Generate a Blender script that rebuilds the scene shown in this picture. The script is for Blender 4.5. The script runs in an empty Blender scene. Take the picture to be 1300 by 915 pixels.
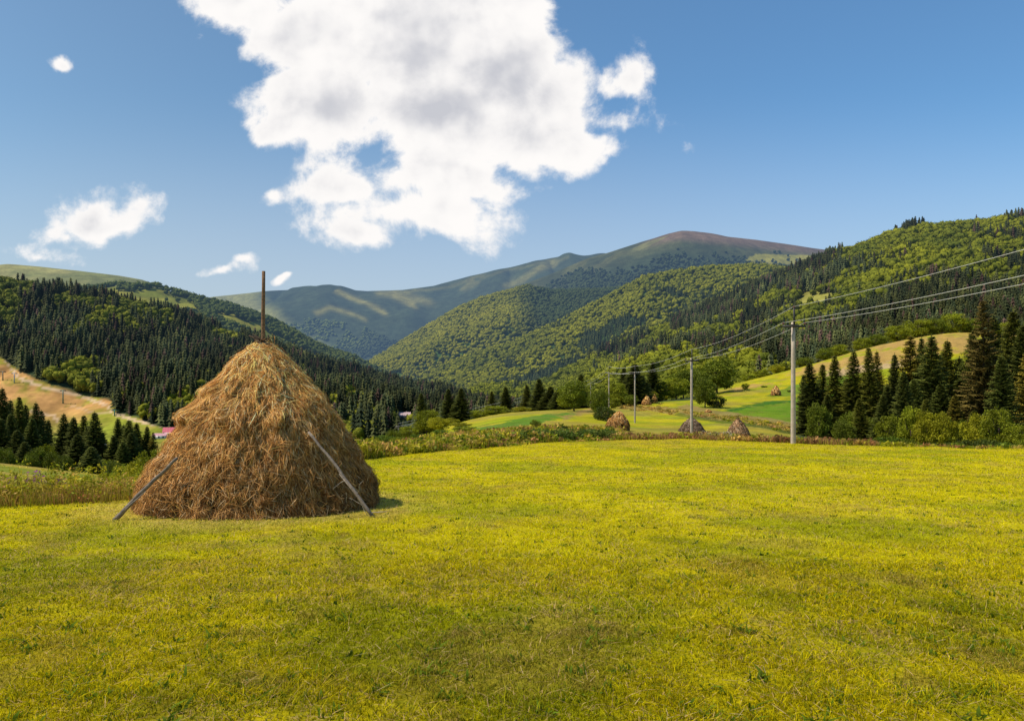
import bpy, bmesh, math
import numpy as np
R = math.radians
rng = np.random.default_rng(7)
F_ = 900.0; CX = 650.0; HY = 480.0          # focal length and horizon of the photograph (1300 px wide frame)
COL = bpy.context.scene.collection
SC = bpy.context.scene

# ------------------------------------------------------------------ noise
def _h(ix, iy, s):
    n = (ix*374761393 + iy*668265263 + s*1442695041) & 0xffffffff
    n = ((n ^ (n >> 13))*1274126177) & 0xffffffff
    return ((n ^ (n >> 16)) & 0xffff)/65535.0
def vnoise(x, y, s=0):
    x = np.asarray(x, float); y = np.asarray(y, float)
    ix = np.floor(x).astype(np.int64); iy = np.floor(y).astype(np.int64)
    fx = x-ix; fy = y-iy
    fx = fx*fx*(3-2*fx); fy = fy*fy*(3-2*fy)
    a = _h(ix, iy, s); b = _h(ix+1, iy, s); c = _h(ix, iy+1, s); d = _h(ix+1, iy+1, s)
    return (a*(1-fx)+b*fx)*(1-fy)+(c*(1-fx)+d*fx)*fy
def fbm(x, y, s=0, o=4):
    t = 0; a = .5; n = 0
    for k in range(o):
        t = t+a*vnoise(x*2**k+17.3*k, y*2**k+9.1*k, s+k); n += a; a *= .5
    return t/n
def sstep(a, b, x):
    t = np.clip((x-a)/(b-a), 0, 1); return t*t*(3-2*t)
def inpoly(px, py, poly):
    ins = np.zeros(np.shape(px), bool); n = len(poly)
    for i in range(n):
        x1, y1 = poly[i]; x2, y2 = poly[(i+1) % n]
        if y1 == y2: continue
        c = ((y1 > py) != (y2 > py)) & (px < (x2-x1)*(py-y1)/(y2-y1)+x1)
        ins ^= c
    return ins
def dline(px, py, pts):
    d = np.full(np.shape(px), 1e9)
    for (x1, y1), (x2, y2) in zip(pts[:-1], pts[1:]):
        L = (x2-x1)**2+(y2-y1)**2
        t = np.clip(((px-x1)*(x2-x1)+(py-y1)*(y2-y1))/L, 0, 1)
        d = np.minimum(d, np.hypot(px-x1-t*(x2-x1), py-y1-t*(y2-y1)))
    return d
def lerp(a, b, t):
    t = np.asarray(t)[..., None]; return np.asarray(a)*(1-t)+np.asarray(b)*t

# ------------------------------------------------------------------ objects
def mk(name, V, Fs, mat, col=None, parent=None, smooth=False, link=True):
    me = bpy.data.meshes.new(name)
    V = np.asarray(V, np.float32)
    me.vertices.add(len(V)); me.vertices.foreach_set('co', V.ravel())
    Fs = [np.asarray(f, np.int32) for f in Fs if len(f)]
    nl = sum(f.size for f in Fs); npol = sum(len(f) for f in Fs)
    me.loops.add(nl); me.loops.foreach_set('vertex_index', np.concatenate([f.ravel() for f in Fs]))
    me.polygons.add(npol)
    st = []; o = 0
    for f in Fs:
        st.append(o+np.arange(len(f))*f.shape[1]); o += f.size
    me.polygons.foreach_set('loop_start', np.concatenate(st).astype(np.int32))
    if smooth: me.polygons.foreach_set('use_smooth', np.ones(npol, bool))
    me.update(calc_edges=True)
    if col is not None:
        a = me.color_attributes.new('col', 'FLOAT_COLOR', 'POINT')
        c = np.ones((len(V), 4), np.float32); c[:, :3] = np.clip(col, 0, 1)
        a.data.foreach_set('color', c.ravel())
    me.materials.append(mat)
    o = bpy.data.objects.new(name, me)
    if link: COL.objects.link(o)
    if parent: o.parent = parent
    return o
def empty(name, loc=(0, 0, 0), rz=0):
    o = bpy.data.objects.new(name, None); COL.objects.link(o); o.location = loc; o.rotation_euler = (0, 0, rz)
    o.empty_display_size = .2
    return o
def tag(o, label=None, cat=None, group=None, kind=None):
    if label: o['label'] = label
    if cat: o['category'] = cat
    if group: o['group'] = group
    if kind: o['kind'] = kind
    return o
def copy_tree(o, kids):
    c = o.copy(); COL.objects.link(c); 
    for k in kids:
        d = k.copy(); COL.objects.link(d); d.parent = c
    return c

class MB:
    def __init__(s): s.V = []; s.T = []; s.Q = []; s.C = []; s.n = 0
    def add(s, V, T=None, Q=None, C=(1, 1, 1)):
        V = np.asarray(V, float).reshape(-1, 3)
        C = np.broadcast_to(np.asarray(C, float), V.shape)
        s.V.append(V); s.C.append(C)
        if T is not None and len(T): s.T.append(np.asarray(T)+s.n)
        if Q is not None and len(Q): s.Q.append(np.asarray(Q)+s.n)
        s.n += len(V)
    def tube(s, pts, rad, seg=8, C=(1, 1, 1), cap=True, wob=0):
        pts = np.asarray(pts, float); n = len(pts); rad = np.broadcast_to(np.asarray(rad, float), (n,))
        V = []
        tang = np.gradient(pts, axis=0); tang /= np.linalg.norm(tang, axis=1)[:, None]
        up = np.array([0, 0, 1.]) if abs(tang[0][2]) < .9 else np.array([1., 0, 0])
        for p, t, r in zip(pts, tang, rad):
            a = np.cross(up, t); a /= np.linalg.norm(a); b = np.cross(t, a)
            th = np.arange(seg)/seg*2*math.pi
            rr = r*(1+wob*(rng.random(seg)-.5))
            V.append(p+a*(np.cos(th)*rr)[:, None]+b*(np.sin(th)*rr)[:, None])
        V = np.concatenate(V); Q = []
        for i in range(n-1):
            for j in range(seg):
                k = (j+1) % seg; Q.append([i*seg+j, i*seg+k, (i+1)*seg+k, (i+1)*seg+j])
        T = []
        if cap:
            V = np.concatenate([V, pts[:1], pts[-1:]])
            for j in range(seg):
                k = (j+1) % seg
                T.append([n*seg, k, j]); T.append([n*seg+1, (n-1)*seg+j, (n-1)*seg+k])
        s.add(V, T, Q, C)
    def box(s, c, d, C=(1, 1, 1), rz=0):
        x, y, z = np.array(d)/2
        V = np.array([[-x, -y, -z], [x, -y, -z], [x, y, -z], [-x, y, -z], [-x, -y, z], [x, -y, z], [x, y, z], [-x, y, z]])
        cr, sr = math.cos(rz), math.sin(rz)
        V = V@np.array([[cr, sr, 0], [-sr, cr, 0], [0, 0, 1]])+np.array(c)
        s.add(V, None, [[3, 2, 1, 0], [4, 5, 6, 7], [0, 1, 5, 4], [1, 2, 6, 5], [2, 3, 7, 6], [3, 0, 4, 7]], C)
    def build(s, name, mat, parent=None, smooth=False):
        Fs = []
        if s.T: Fs.append(np.concatenate(s.T))
        if s.Q: Fs.append(np.concatenate(s.Q))
        return mk(name, np.concatenate(s.V), Fs, mat, np.concatenate(s.C), parent, smooth)

# ------------------------------------------------------------------ materials
def material(name, base=None, rough=.8, trans=0, haze=False, var=0, bump=None, noise=None, spec=.2):
    m = bpy.data.materials.new(name); m.use_nodes = True
    nt = m.node_tree; N = nt.nodes; L = nt.links; N.clear()
    out = N.new('ShaderNodeOutputMaterial')
    if base is None:
        a = N.new('ShaderNodeAttribute'); a.attribute_name = 'col'; c = a.outputs['Color']
    else:
        a = N.new('ShaderNodeRGB'); a.outputs[0].default_value = (*base, 1); c = a.outputs[0]
    for (sc, lo, hi) in (noise or []):
        t = N.new('ShaderNodeTexNoise'); t.inputs['Scale'].default_value = sc; t.inputs['Detail'].default_value = 5
        g = N.new('ShaderNodeNewGeometry'); L.new(g.outputs['Position'], t.inputs['Vector'])
        r = N.new('ShaderNodeMapRange'); r.inputs['From Min'].default_value = .3; r.inputs['From Max'].default_value = .7
        r.inputs['To Min'].default_value = lo; r.inputs['To Max'].default_value = hi; L.new(t.outputs['Fac'], r.inputs['Value'])
        x = N.new('ShaderNodeVectorMath'); x.operation = 'SCALE'; L.new(c, x.inputs[0]); L.new(r.outputs[0], x.inputs['Scale']); c = x.outputs[0]
    if var:
        oi = N.new('ShaderNodeObjectInfo'); r = N.new('ShaderNodeMapRange')
        r.inputs['To Min'].default_value = 1-var; r.inputs['To Max'].default_value = 1+var; L.new(oi.outputs['Random'], r.inputs['Value'])
        x = N.new('ShaderNodeVectorMath'); x.operation = 'SCALE'; L.new(c, x.inputs[0]); L.new(r.outputs[0], x.inputs['Scale']); c = x.outputs[0]
    b = N.new('ShaderNodeBsdfPrincipled'); L.new(c, b.inputs['Base Color']); b.inputs['Roughness'].default_value = rough
    b.inputs['Specular IOR Level'].default_value = spec
    s = b.outputs[0]
    if bump:
        t = N.new('ShaderNodeTexNoise'); t.inputs['Scale'].default_value = bump[0]; t.inputs['Detail'].default_value = 6
        g = N.new('ShaderNodeNewGeometry'); L.new(g.outputs['Position'], t.inputs['Vector'])
        bp = N.new('ShaderNodeBump'); bp.inputs['Distance'].default_value = bump[1]; bp.inputs['Strength'].default_value = 1
        L.new(t.outputs['Fac'], bp.inputs['Height']); L.new(bp.outputs[0], b.inputs['Normal'])
    if trans:
        tr = N.new('ShaderNodeBsdfTranslucent'); L.new(c, tr.inputs['Color'])
        mx = N.new('ShaderNodeMixShader'); mx.inputs[0].default_value = trans
        L.new(s, mx.inputs[1]); L.new(tr.outputs[0], mx.inputs[2]); s = mx.outputs[0]
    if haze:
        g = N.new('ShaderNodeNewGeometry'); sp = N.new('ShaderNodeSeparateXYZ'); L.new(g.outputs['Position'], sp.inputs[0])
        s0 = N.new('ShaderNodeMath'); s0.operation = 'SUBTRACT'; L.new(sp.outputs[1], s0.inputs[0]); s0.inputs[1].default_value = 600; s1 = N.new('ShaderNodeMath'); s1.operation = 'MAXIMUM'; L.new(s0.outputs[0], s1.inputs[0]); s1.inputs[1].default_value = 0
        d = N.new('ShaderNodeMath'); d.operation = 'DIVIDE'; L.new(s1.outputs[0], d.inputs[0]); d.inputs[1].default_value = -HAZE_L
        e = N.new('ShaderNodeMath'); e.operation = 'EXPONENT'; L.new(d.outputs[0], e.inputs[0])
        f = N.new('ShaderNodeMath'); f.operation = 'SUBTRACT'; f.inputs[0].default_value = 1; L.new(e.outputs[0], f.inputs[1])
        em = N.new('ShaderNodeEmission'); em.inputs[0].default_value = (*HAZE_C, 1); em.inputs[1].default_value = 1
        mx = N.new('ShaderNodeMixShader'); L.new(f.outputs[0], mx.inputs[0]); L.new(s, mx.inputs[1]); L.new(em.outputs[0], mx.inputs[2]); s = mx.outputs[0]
    L.new(s, out.inputs[0]); m.cycles.emission_sampling = 'NONE'
    return m
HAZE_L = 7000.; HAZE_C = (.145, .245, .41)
M_ground = material('meadow_soil', rough=.95, noise=[(3., .8, 1.2), (22., .75, 1.25)], bump=(14., .05), spec=.05)
M_grass = material('grass_blade', rough=.7, trans=.45, spec=.04)
M_weed = material('weed_leaf', rough=.6, trans=.35, spec=.12)
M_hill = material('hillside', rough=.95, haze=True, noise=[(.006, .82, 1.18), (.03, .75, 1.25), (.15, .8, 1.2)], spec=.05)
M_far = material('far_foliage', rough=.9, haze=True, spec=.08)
M_needle = material('spruce_needles', rough=.8, trans=.28, var=.22, spec=.12)
M_leaf = material('leaf', rough=.6, trans=.3, var=.22, spec=.15)
M_bark = material('bark', base=(.09, .065, .045), rough=.95, noise=[(9., .6, 1.3)], bump=(25., .02))
M_hay = material('hay', rough=.8, trans=.15, spec=.05)
M_wood = material('weathered_wood', rough=.85, noise=[(18., .6, 1.35)], bump=(60., .01), spec=.2)
M_conc = material('pole_concrete', rough=.9, noise=[(2.5, .8, 1.15), (20., .85, 1.1)], bump=(30., .008))
M_steel = material('dark_steel', base=(.03, .027, .025), rough=.6, spec=.4)
M_wire = material('aluminium_wire', base=(.62, .60, .55), rough=.45, spec=.5)
M_paint = material('painted_surface', rough=.6, noise=[(1.5, .9, 1.08)], spec=.3)

# ------------------------------------------------------------------ near terrain
EDGE_PX = np.array([-400, 0, 160, 300, 400, 480, 600, 700, 850, 1000, 1100, 1300, 1700])
EDGE_Y = np.array([14.5, 15.3, 17, 24, 30, 36, 43, 51, 57, 51, 48, 44, 40.])
def edgeY(px): return np.interp(px, EDGE_PX, EDGE_Y)
def field_z(X, Y):
    z = -1.7-.08*Y+.00045*Y*Y
    return z
C_ = []
for px in range(-400, 1701, 100):
    e = float(edgeY(px))
    for t in (.7, .85, 1.0):
        Y = e*t; C_.append((px, Y, HY-F_*float(field_z(0, Y))/Y))
def ctl(px, *ps):
    for Y, py in ps: C_.append((px, Y, py))
for p in (-400, -150, 0):
    ctl(p, (22, 652), (40, 645), (60, 624), (90, 602), (130, 587), (170, 598), (250, 604), (400, 600), (480, 600))
ctl(120, (22, 650), (40, 650), (60, 632), (90, 612), (130, 602), (170, 606), (250, 604), (400, 598), (480, 598))
ctl(250, (32, 620), (60, 622), (130, 605), (250, 600), (400, 590), (480, 590))
ctl(380, (40, 595), (60, 598), (130, 600), (250, 590), (400, 580), (480, 580))
ctl(480, (45, 572), (55, 567), (70, 568), (110, 572), (200, 575), (400, 570), (480, 570))
ctl(540, (50, 565), (60, 558), (75, 556), (110, 556), (200, 565), (400, 560), (480, 560))
ctl(600, (50, 562), (60, 551), (80, 546), (110, 537), (150, 531), (200, 537), (400, 545), (480, 545))
ctl(700, (58, 556), (66, 547), (78, 541), (90, 533), (120, 525), (160, 521), (220, 527), (400, 530), (480, 530))
ctl(783, (65, 555), (80, 545), (119, 537), (155, 522), (200, 515), (300, 518), (400, 522), (480, 522))
ctl(850, (65, 557), (84, 549), (119, 537), (160, 522), (200, 511), (250, 507), (300, 514), (400, 515), (480, 515))
ctl(937, (65, 556), (100, 540), (130, 532), (180, 518), (225, 503), (300, 485), (370, 492), (480, 500))
ctl(1000, (58, 566), (80, 559), (110, 546), (150, 530), (200, 511), (260, 491), (330, 470), (400, 480), (480, 490))
ctl(1100, (55, 571), (75, 572), (130, 547), (200, 506), (280, 463), (350, 441), (420, 455), (480, 465))
ctl(1210, (50, 575), (75, 580), (150, 542), (250, 475), (370, 421), (430, 436), (480, 450))
for p in (1300, 1450, 1700):
    ctl(p, (50, 580), (75, 586), (150, 548), (250, 485), (370, 425), (430, 440), (480, 450))
C_ = np.array(C_)
def _feat(px, Y): return np.stack([np.asarray(px)/120., np.log(Y)*4.], -1)
_P = _feat(C_[:, 0], C_[:, 1])
def _phi(r2): return .5*r2*np.log(r2+1e-9)
_n = len(_P)
_K = _phi(((_P[:, None]-_P[None])**2).sum(-1))+np.eye(_n)*.15
_A = np.zeros((_n+3, _n+3)); _A[:_n, :_n] = _K; _A[:_n, _n] = 1; _A[:_n, _n+1:] = _P; _A[_n, :_n] = 1; _A[_n+1:, :_n] = _P.T
_W = np.linalg.solve(_A, np.concatenate([C_[:, 2], np.zeros(3)]))
def tps(px, Y):
    q = _feat(px, Y); out = np.empty(len(q))
    for i in range(0, len(q), 20000):
        s = q[i:i+20000]
        out[i:i+20000] = _phi(((s[:, None]-_P[None])**2).sum(-1))@_W[:_n]+_W[_n]+s@_W[_n+1:]
    return out
def ground_z(X, Y):
    X = np.atleast_1d(np.asarray(X, float)); Y = np.atleast_1d(np.asarray(Y, float)); X, Y = np.broadcast_arrays(X, Y)
    sh = X.shape; X = X.ravel(); Y = Y.ravel()
    z = field_z(X, Y)
    Ys = np.maximum(Y, 6.); px = np.clip(CX+F_*X/Ys, -420, 1720)
    e = edgeY(px); w = sstep(.82, 1.0, Y/e)
    k = w > 0
    zz = z.copy(); zz[k] = (HY-tps(px[k], Y[k]))/F_*Y[k]
    z = z*(1-w)+zz*w
    z += (fbm(X/2.2, Y/2.2, 5, 3)-.5)*.10*sstep(2, 6, np.abs(Y)+2)*np.clip(1+Y/120, 1, 4)
    return z.reshape(sh)
def gz(X, Y): return float(ground_z([X], [Y])[0])
def pxpy(X, Y, Z): return CX+F_*X/Y, HY-F_*Z/Y

def patchnoise(X, Y):
    return fbm(X/3.1, Y/3.1, 31, 4), fbm(X/.7, Y/.7, 41, 3), fbm(X/9., Y/9., 51, 3)
G_YEL = np.array([.45, .365, .002]); G_GRN = np.array([.26, .265, .003]); G_DRY = np.array([.44, .27, .06]); G_RED = np.array([.16, .085, .03])
def meadow_col(X, Y):
    a, b, c = patchnoise(X, Y)
    col = lerp(G_YEL, G_GRN, sstep(.44, .66, a)*.75)
    col = lerp(col, G_GRN*.85, sstep(.60, .72, b)*.5)
    col = lerp(col, G_DRY, sstep(.57, .75, c*.6+b*.4)*.35)
    # mown swaths, a touch paler, running away from the viewer
    sw = .5+.5*np.sin((X*.8+Y*.35)*1.7+a*3)
    col = lerp(col, G_DRY*.8, sstep(.60, .78, fbm(X/1.3+40, Y/1.8, 61, 3))*.30)
    dh = np.hypot(X+5.63, Y-16); col = lerp(col, [.50, .33, .10], sstep(4.6, 2.5, dh+1.2*(b-.5))*.45)
    col = lerp(col, [.26, .19, .03], sstep(.72, .84, fbm(X/.45+9, Y/.6, 63, 2))*.6)
    near = (.76+.34*sstep(4, 16, Y))*(.84+.32*fbm(X/.5, Y/.8, 64, 3))
    return col*((1+.10*(sw-.5))*near)[..., None]

u = np.linspace(-1.15, 1.15, 620)
t = np.geomspace(2, 500, 640)
U, T = np.meshgrid(u, t); X = U*T; Y = T-12
Z = ground_z(X, Y)
Ysafe = np.maximum(Y, 3); PX = CX+F_*X/Ysafe; PY = HY-F_*Z/Ysafe
col = meadow_col(X, Y)*.85
e = edgeY(np.clip(PX, -400, 1700)); beyond = sstep(.98, 1.05, Y/e)
n1 = fbm(X/8, Y/8, 61); n2 = fbm(X/25, Y/25, 71); n3 = fbm(X/2.5, Y/2.5, 72)
mid = lerp([.35, .30, .008], [.23, .25, .008], sstep(.4, .65, n1))
mid = lerp(mid, [.24, .17, .05], sstep(.55, .7, n2)*.5); PX0, PY0 = PX, PY; PX = PX+(n3-.5)*14; PY = PY+(n3-.5)*5+(n1-.5)*4
mid = lerp(mid, [.08, .17, .008], inpoly(PX, PY, [(898, 524), (950, 515), (1003, 506), (1080, 496), (1080, 562), (1003, 538), (960, 531)])*.85)
mid = lerp(mid, [.055, .15, .012], inpoly(PX, PY, [(600, 543), (640, 536), (690, 526), (735, 522), (700, 533), (650, 545), (605, 549)])*.85)
mid = lerp(mid, [.08, .16, .012], inpoly(PX, PY, [(966, 503), (1010, 488), (1090, 470), (1090, 490), (1003, 503)])*.8)
mid = lerp(mid, [.26, .17, .06], (dline(PX, PY, [(868, 520), (897, 526), (936, 530), (971, 535), (1003, 542), (1060, 556), (1130, 570)]) < 4.5+3*n1)*.75)
mid = lerp(mid, [.03, .06, .01], (dline(PX, PY, [(860, 526), (897, 532), (936, 537), (971, 542), (1003, 549), (1060, 563)]) < 1.6+1.5*n1)*.7)
mid = lerp(mid, [.30, .20, .06], (dline(PX, PY, [(784, 514), (820, 517), (857, 522)]) < 3)*.8)
mid = lerp(mid, [.03, .10, .01], (dline(PX, PY, [(925, 521), (965, 513), (1005, 508)]) < 1.8)*.8)
mid = lerp(mid, [.38, .22, .07], inpoly(PX, PY+5*(n3-.5), [(925, 496), (1003, 474), (1075, 450), (1150, 428), (1210, 415), (1320, 415), (1320, 440), (1180, 452), (1100, 472), (1003, 486), (930, 498)])*sstep(.42, .5, n2*.5+n3*.5)*.8)
mid = lerp(mid, [.40, .27, .15], (dline(PX, PY, [(1050, 474), (1100, 468), (1150, 462)]) < 5*n3+1.5)*.8)
mid = lerp(mid, [.27, .20, .04], ((PX < 140) & (Y > 45) & (Y < 200))*(.55+.4*sstep(.4, .6, n1)))
mid = lerp(mid, [.15, .18, .015], ((PX < 140) & (dline(PX, PY, [(-100, 592), (0, 594), (60, 602), (120, 606)]) < 4))*.9)
mid = lerp(mid, [.035, .05, .02], ((PX < 560) & (Y > 150)) | ((PX > 1010) & (Y > 60) & (Y < 125)))
mid = lerp(mid, [.04, .06, .02], (PX > 540) & (PX < 900) & (Y > 215))
mid = lerp(mid, [.26, .16, .06], (dline(PX, PY, [(715, 531), (735, 524), (760, 517)]) < 2.)*.8)
mid = mid*(.68+.34*fbm(X/1.6, Y/4., 73, 4)+.34*fbm(X/6., Y/3., 74, 3))[..., None]*(1+.06*np.sin((X*.9-Y*.5)*1.1+n1*5))[..., None]; mid = lerp(mid, [.22, .16, .045], sstep(.58, .72, n3)*.35)
col = col*(1-beyond[..., None])+mid*beyond[..., None]
PX, PY = PX0, PY0
nr, nc = X.shape
idx = np.arange(nr*nc).reshape(nr, nc)
Q = np.stack([idx[:-1, :-1], idx[:-1, 1:], idx[1:, 1:], idx[1:, :-1]], -1).reshape(-1, 4)
g = mk('meadow_ground', np.stack([X, Y, Z], -1).reshape(-1, 3), [Q], M_ground, col.reshape(-1, 3), smooth=True)
tag(g, 'yellow green mown meadow sloping away from the camera to the valley', 'ground', kind='structure')

# ------------------------------------------------------------------ hills
def catrom(P, v):
    K = len(P); i = np.clip(np.floor(v).astype(int), 0, K-2); f = v-i
    p0 = P[np.clip(i-1, 0, K-1)]; p1 = P[i]; p2 = P[i+1]; p3 = P[np.clip(i+2, 0, K-1)]
    f = f[:, None]
    return .5*((2*p1)+(-p0+p2)*f+(2*p0-5*p1+4*p2-p3)*f**2+(-p0+3*p1-3*p2+p3)*f**3)
class Hill:
    def __init__(s, cols, nc=260, nr=150, amp=12, scale=120, seed=1, ridge=None, rough=.15, sm=9):
        cols = sorted(cols, key=lambda c: c[0]); kx = np.array([c[0] for c in cols], float)
        st = np.array([c[1] for c in cols], float)                         # (ncol, K, 2) Y, py ; last = ridge
        px = np.linspace(kx[0], kx[-1], nc)
        K = st.shape[1]
        Yk = np.stack([np.interp(px, kx, st[:, k, 0]) for k in range(K)])
        Pk = np.stack([np.interp(px, kx, st[:, k, 1]) for k in range(K)])
        ker = np.hanning(sm+2)[1:-1]; ker /= ker.sum()
        for A, skip in ((Yk, -1), (Pk, K-1)):
            for k in range(K):
                if k == skip: continue
                A[k] = np.convolve(np.pad(A[k], sm//2, mode='edge'), ker, 'valid')[:nc]
        if ridge: Pk[K-1] = np.interp(px, [r[0] for r in ridge], [r[1] for r in ridge])
        # behind the ridge
        Yk = np.vstack([Yk, Yk[-1]*1.12, Yk[-1]*1.3]); Pk = np.vstack([Pk, Pk[-1]+22, Pk[-1]+90])
        v = np.linspace(0, K+1, nr); Yg = catrom(Yk, v); Zk = (HY-Pk)/F_*Yk
        Zg = catrom(Zk, v)
        PXg = np.broadcast_to(px, Yg.shape)
        Xg = (PXg-CX)/F_*Yg
        away = sstep(0, .5, np.abs(v-(K-1)))[:, None]
        n = fbm(Xg/scale, Yg/scale/1.6, seed, 5)-.5
        rd = np.abs(fbm(Xg/scale/.8+5, Yg/scale/3.5, seed+9, 3)-.5)*2
        Zg = Zg+n*amp*2*(.12+.88*away)-(1-rd)**3*amp*.9*away+(amp*.2)*away
        s.X, s.Y, s.Z = Xg, Yg, Zg; s.v = np.broadcast_to(v[:, None], Xg.shape); s.K = K
        s.PX = PXg; s.PY = HY-F_*Zg/Yg
    def mesh(s, name, col, label, cat='hill'):
        nr, nc = s.X.shape; idx = np.arange(nr*nc).reshape(nr, nc)
        Q = np.stack([idx[:-1, :-1], idx[:-1, 1:], idx[1:, 1:], idx[1:, :-1]], -1).reshape(-1, 4)
        o = mk(name, np.stack([s.X, s.Y, s.Z], -1).reshape(-1, 3), [Q], M_hill, col.reshape(-1, 3), smooth=True)
        return tag(o, label, cat, kind='structure')
    def scatter(s, n, maskfn, vmax=None, lo=-40, hi=1340):
        dX = np.gradient(s.X, axis=1); dY = np.gradient(s.Y, axis=0)
        a = np.abs(dX*dY)[:-1, :-1].copy()
        vm = s.K-1+.25 if vmax is None else vmax
        a[(s.v[:-1, :-1] > vm) | (s.PX[:-1, :-1] < lo) | (s.PX[:-1, :-1] > hi)] = 0
        c = np.cumsum(a.ravel()); k = np.searchsorted(c, rng.random(n)*c[-1]); k = np.minimum(k, a.size-1)
        i, j = np.unravel_index(k, a.shape); f = rng.random(n); g = rng.random(n)
        def bl(A): return A[i, j]*(1-f)*(1-g)+A[i, j+1]*(1-f)*g+A[i+1, j]*f*(1-g)+A[i+1, j+1]*f*g
        P = np.stack([bl(s.X), bl(s.Y), bl(s.Z)], -1)
        px, py = pxpy(P[:, 0], P[:, 1], P[:, 2])
        keep = maskfn(px, py, P) > rng.random(n)
        return P[keep], px[keep], py[keep]

# low detail tree shapes, unit height
def ico(sub):
    bm = bmesh.new(); bmesh.ops.create_icosphere(bm, subdivisions=sub, radius=1)
    V = np.array([v.co[:] for v in bm.verts]); Fc = np.array([[v.index for v in f.verts] for f in bm.faces]); bm.free()
    return V, Fc
def low_conifer(tiers, k, r=.15, seed=0):
    rg = np.random.default_rng(seed); V = []; T = []; C = []; n = 0
    for i in range(tiers):
        f = i/tiers; zt = 1-f*.93*(1-.35/tiers) if i else 1.0
        rad = r*(.18+.82*((i+1)/tiers)**.85)*rg.uniform(.85, 1.12); zb = 1-(i+1)/tiers*.93
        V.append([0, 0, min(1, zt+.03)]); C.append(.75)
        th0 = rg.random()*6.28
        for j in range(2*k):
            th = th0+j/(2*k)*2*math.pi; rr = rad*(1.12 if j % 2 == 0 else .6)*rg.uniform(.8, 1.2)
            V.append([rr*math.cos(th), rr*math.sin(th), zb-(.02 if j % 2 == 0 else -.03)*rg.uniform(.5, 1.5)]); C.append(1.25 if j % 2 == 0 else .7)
        for j in range(2*k): T.append([n, n+1+j, n+1+(j+1) % (2*k)])
        n += 2*k+1
    return np.array(V), np.array(T), np.array(C)
def low_broad(sub, leaves, seed=0, lobes=1):
    rg = np.random.default_rng(seed); VV = []; TT = []; CC = []; n = 0
    for l in range(lobes):
        V, T = ico(sub); V = V*(1+(rg.random(len(V))[:, None]-.5)*.55)*rg.uniform(.85, 1.15, 3)
        s = 1 if lobes == 1 else rg.uniform(.55, .75)
        off = np.zeros(3) if lobes == 1 else rg.uniform(-1, 1, 3)*[.22, .22, .16]
        V = V*[.42*s, .42*s, .45*s]+[0, 0, .55]+off
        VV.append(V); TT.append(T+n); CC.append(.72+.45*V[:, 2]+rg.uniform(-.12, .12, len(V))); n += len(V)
    base = np.concatenate(VV)
    if leaves:
        k = rg.integers(0, len(base), leaves); c = base[k]; c = c+(c-[0, 0, .5])*rg.uniform(-.08, .22, (leaves, 1))
        a = rg.normal(0, .075, (leaves, 3)); b = rg.normal(0, .075, (leaves, 3))
        V = np.stack([c, c+a, c+b], 1).reshape(-1, 3); VV.append(V); TT.append(np.arange(leaves*3).reshape(-1, 3)+n)
        CC.append(np.repeat(rg.uniform(.6, 1.5, leaves), 3))
    return np.concatenate(VV), np.concatenate(TT), np.concatenate(CC)
CON_HI = [low_conifer(8, 5, .15, s) for s in range(4)]
CON_LO = [low_conifer(5, 3, .16, s+20) for s in range(3)]
BRD_HI = [low_broad(2, 130, s, 3) for s in range(6)]
BRD_LO = [low_broad(2, 55, s+30, 2) for s in range(5)]
BRD_MIN = [low_broad(1, 0, s+40) for s in range(3)]
def merge(P, H, W, col, protos):
    n = len(P); which = rng.integers(0, len(protos), n); rot = rng.random(n)*6.28
    Vs = []; Ts = []; Cs = []; o = 0
    for q, (V, T, C) in enumerate(protos):
        k = np.where(which == q)[0]
        if not len(k): continue
        c, s = np.cos(rot[k])[:, None], np.sin(rot[k])[:, None]
        x = V[:, 0][None]*W[k][:, None]; y = V[:, 1][None]*W[k][:, None]
        VV = np.stack([x*c-y*s, x*s+y*c, V[:, 2][None]*H[k][:, None]], -1)+P[k][:, None]
        Vs.append(VV.reshape(-1, 3)); Ts.append((T[None]+(np.arange(len(k))*len(V))[:, None, None]+o).reshape(-1, 3)); o += len(k)*len(V)
        Cs.append((col[k][:, None]*C[None, :, None]).reshape(-1, 3))
    return np.concatenate(Vs), np.concatenate(Ts), np.concatenate(Cs)
def forest(name, label, parts, cat='forest'):
    Vs = []; Ts = []; Cs = []; o = 0
    for V, T, C in parts:
        Vs.append(V); Ts.append(T+o); Cs.append(C); o += len(V)
    ob = mk(name, np.concatenate(Vs), [np.concatenate(Ts)], M_far, np.concatenate(Cs))
    return tag(ob, label, cat, kind='stuff')
def con_col(n, br=0):
    c = lerp(np.array([.020, .031, .014]), np.array([.052, .062, .018]), rng.random(n)**1.5)
    k = rng.random(n) < br; c[k] = np.array([.05, .035, .025]); return c
def brd_col(n, P, lo=(.045, .065, .010), hi=(.17, .165, .010)):
    return lerp(np.array(lo), np.array(hi), np.clip(fbm(P[:, 0]/60, P[:, 1]/60, 3)*1.0-.15+rng.random(n)*.5, 0, 1))

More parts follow.
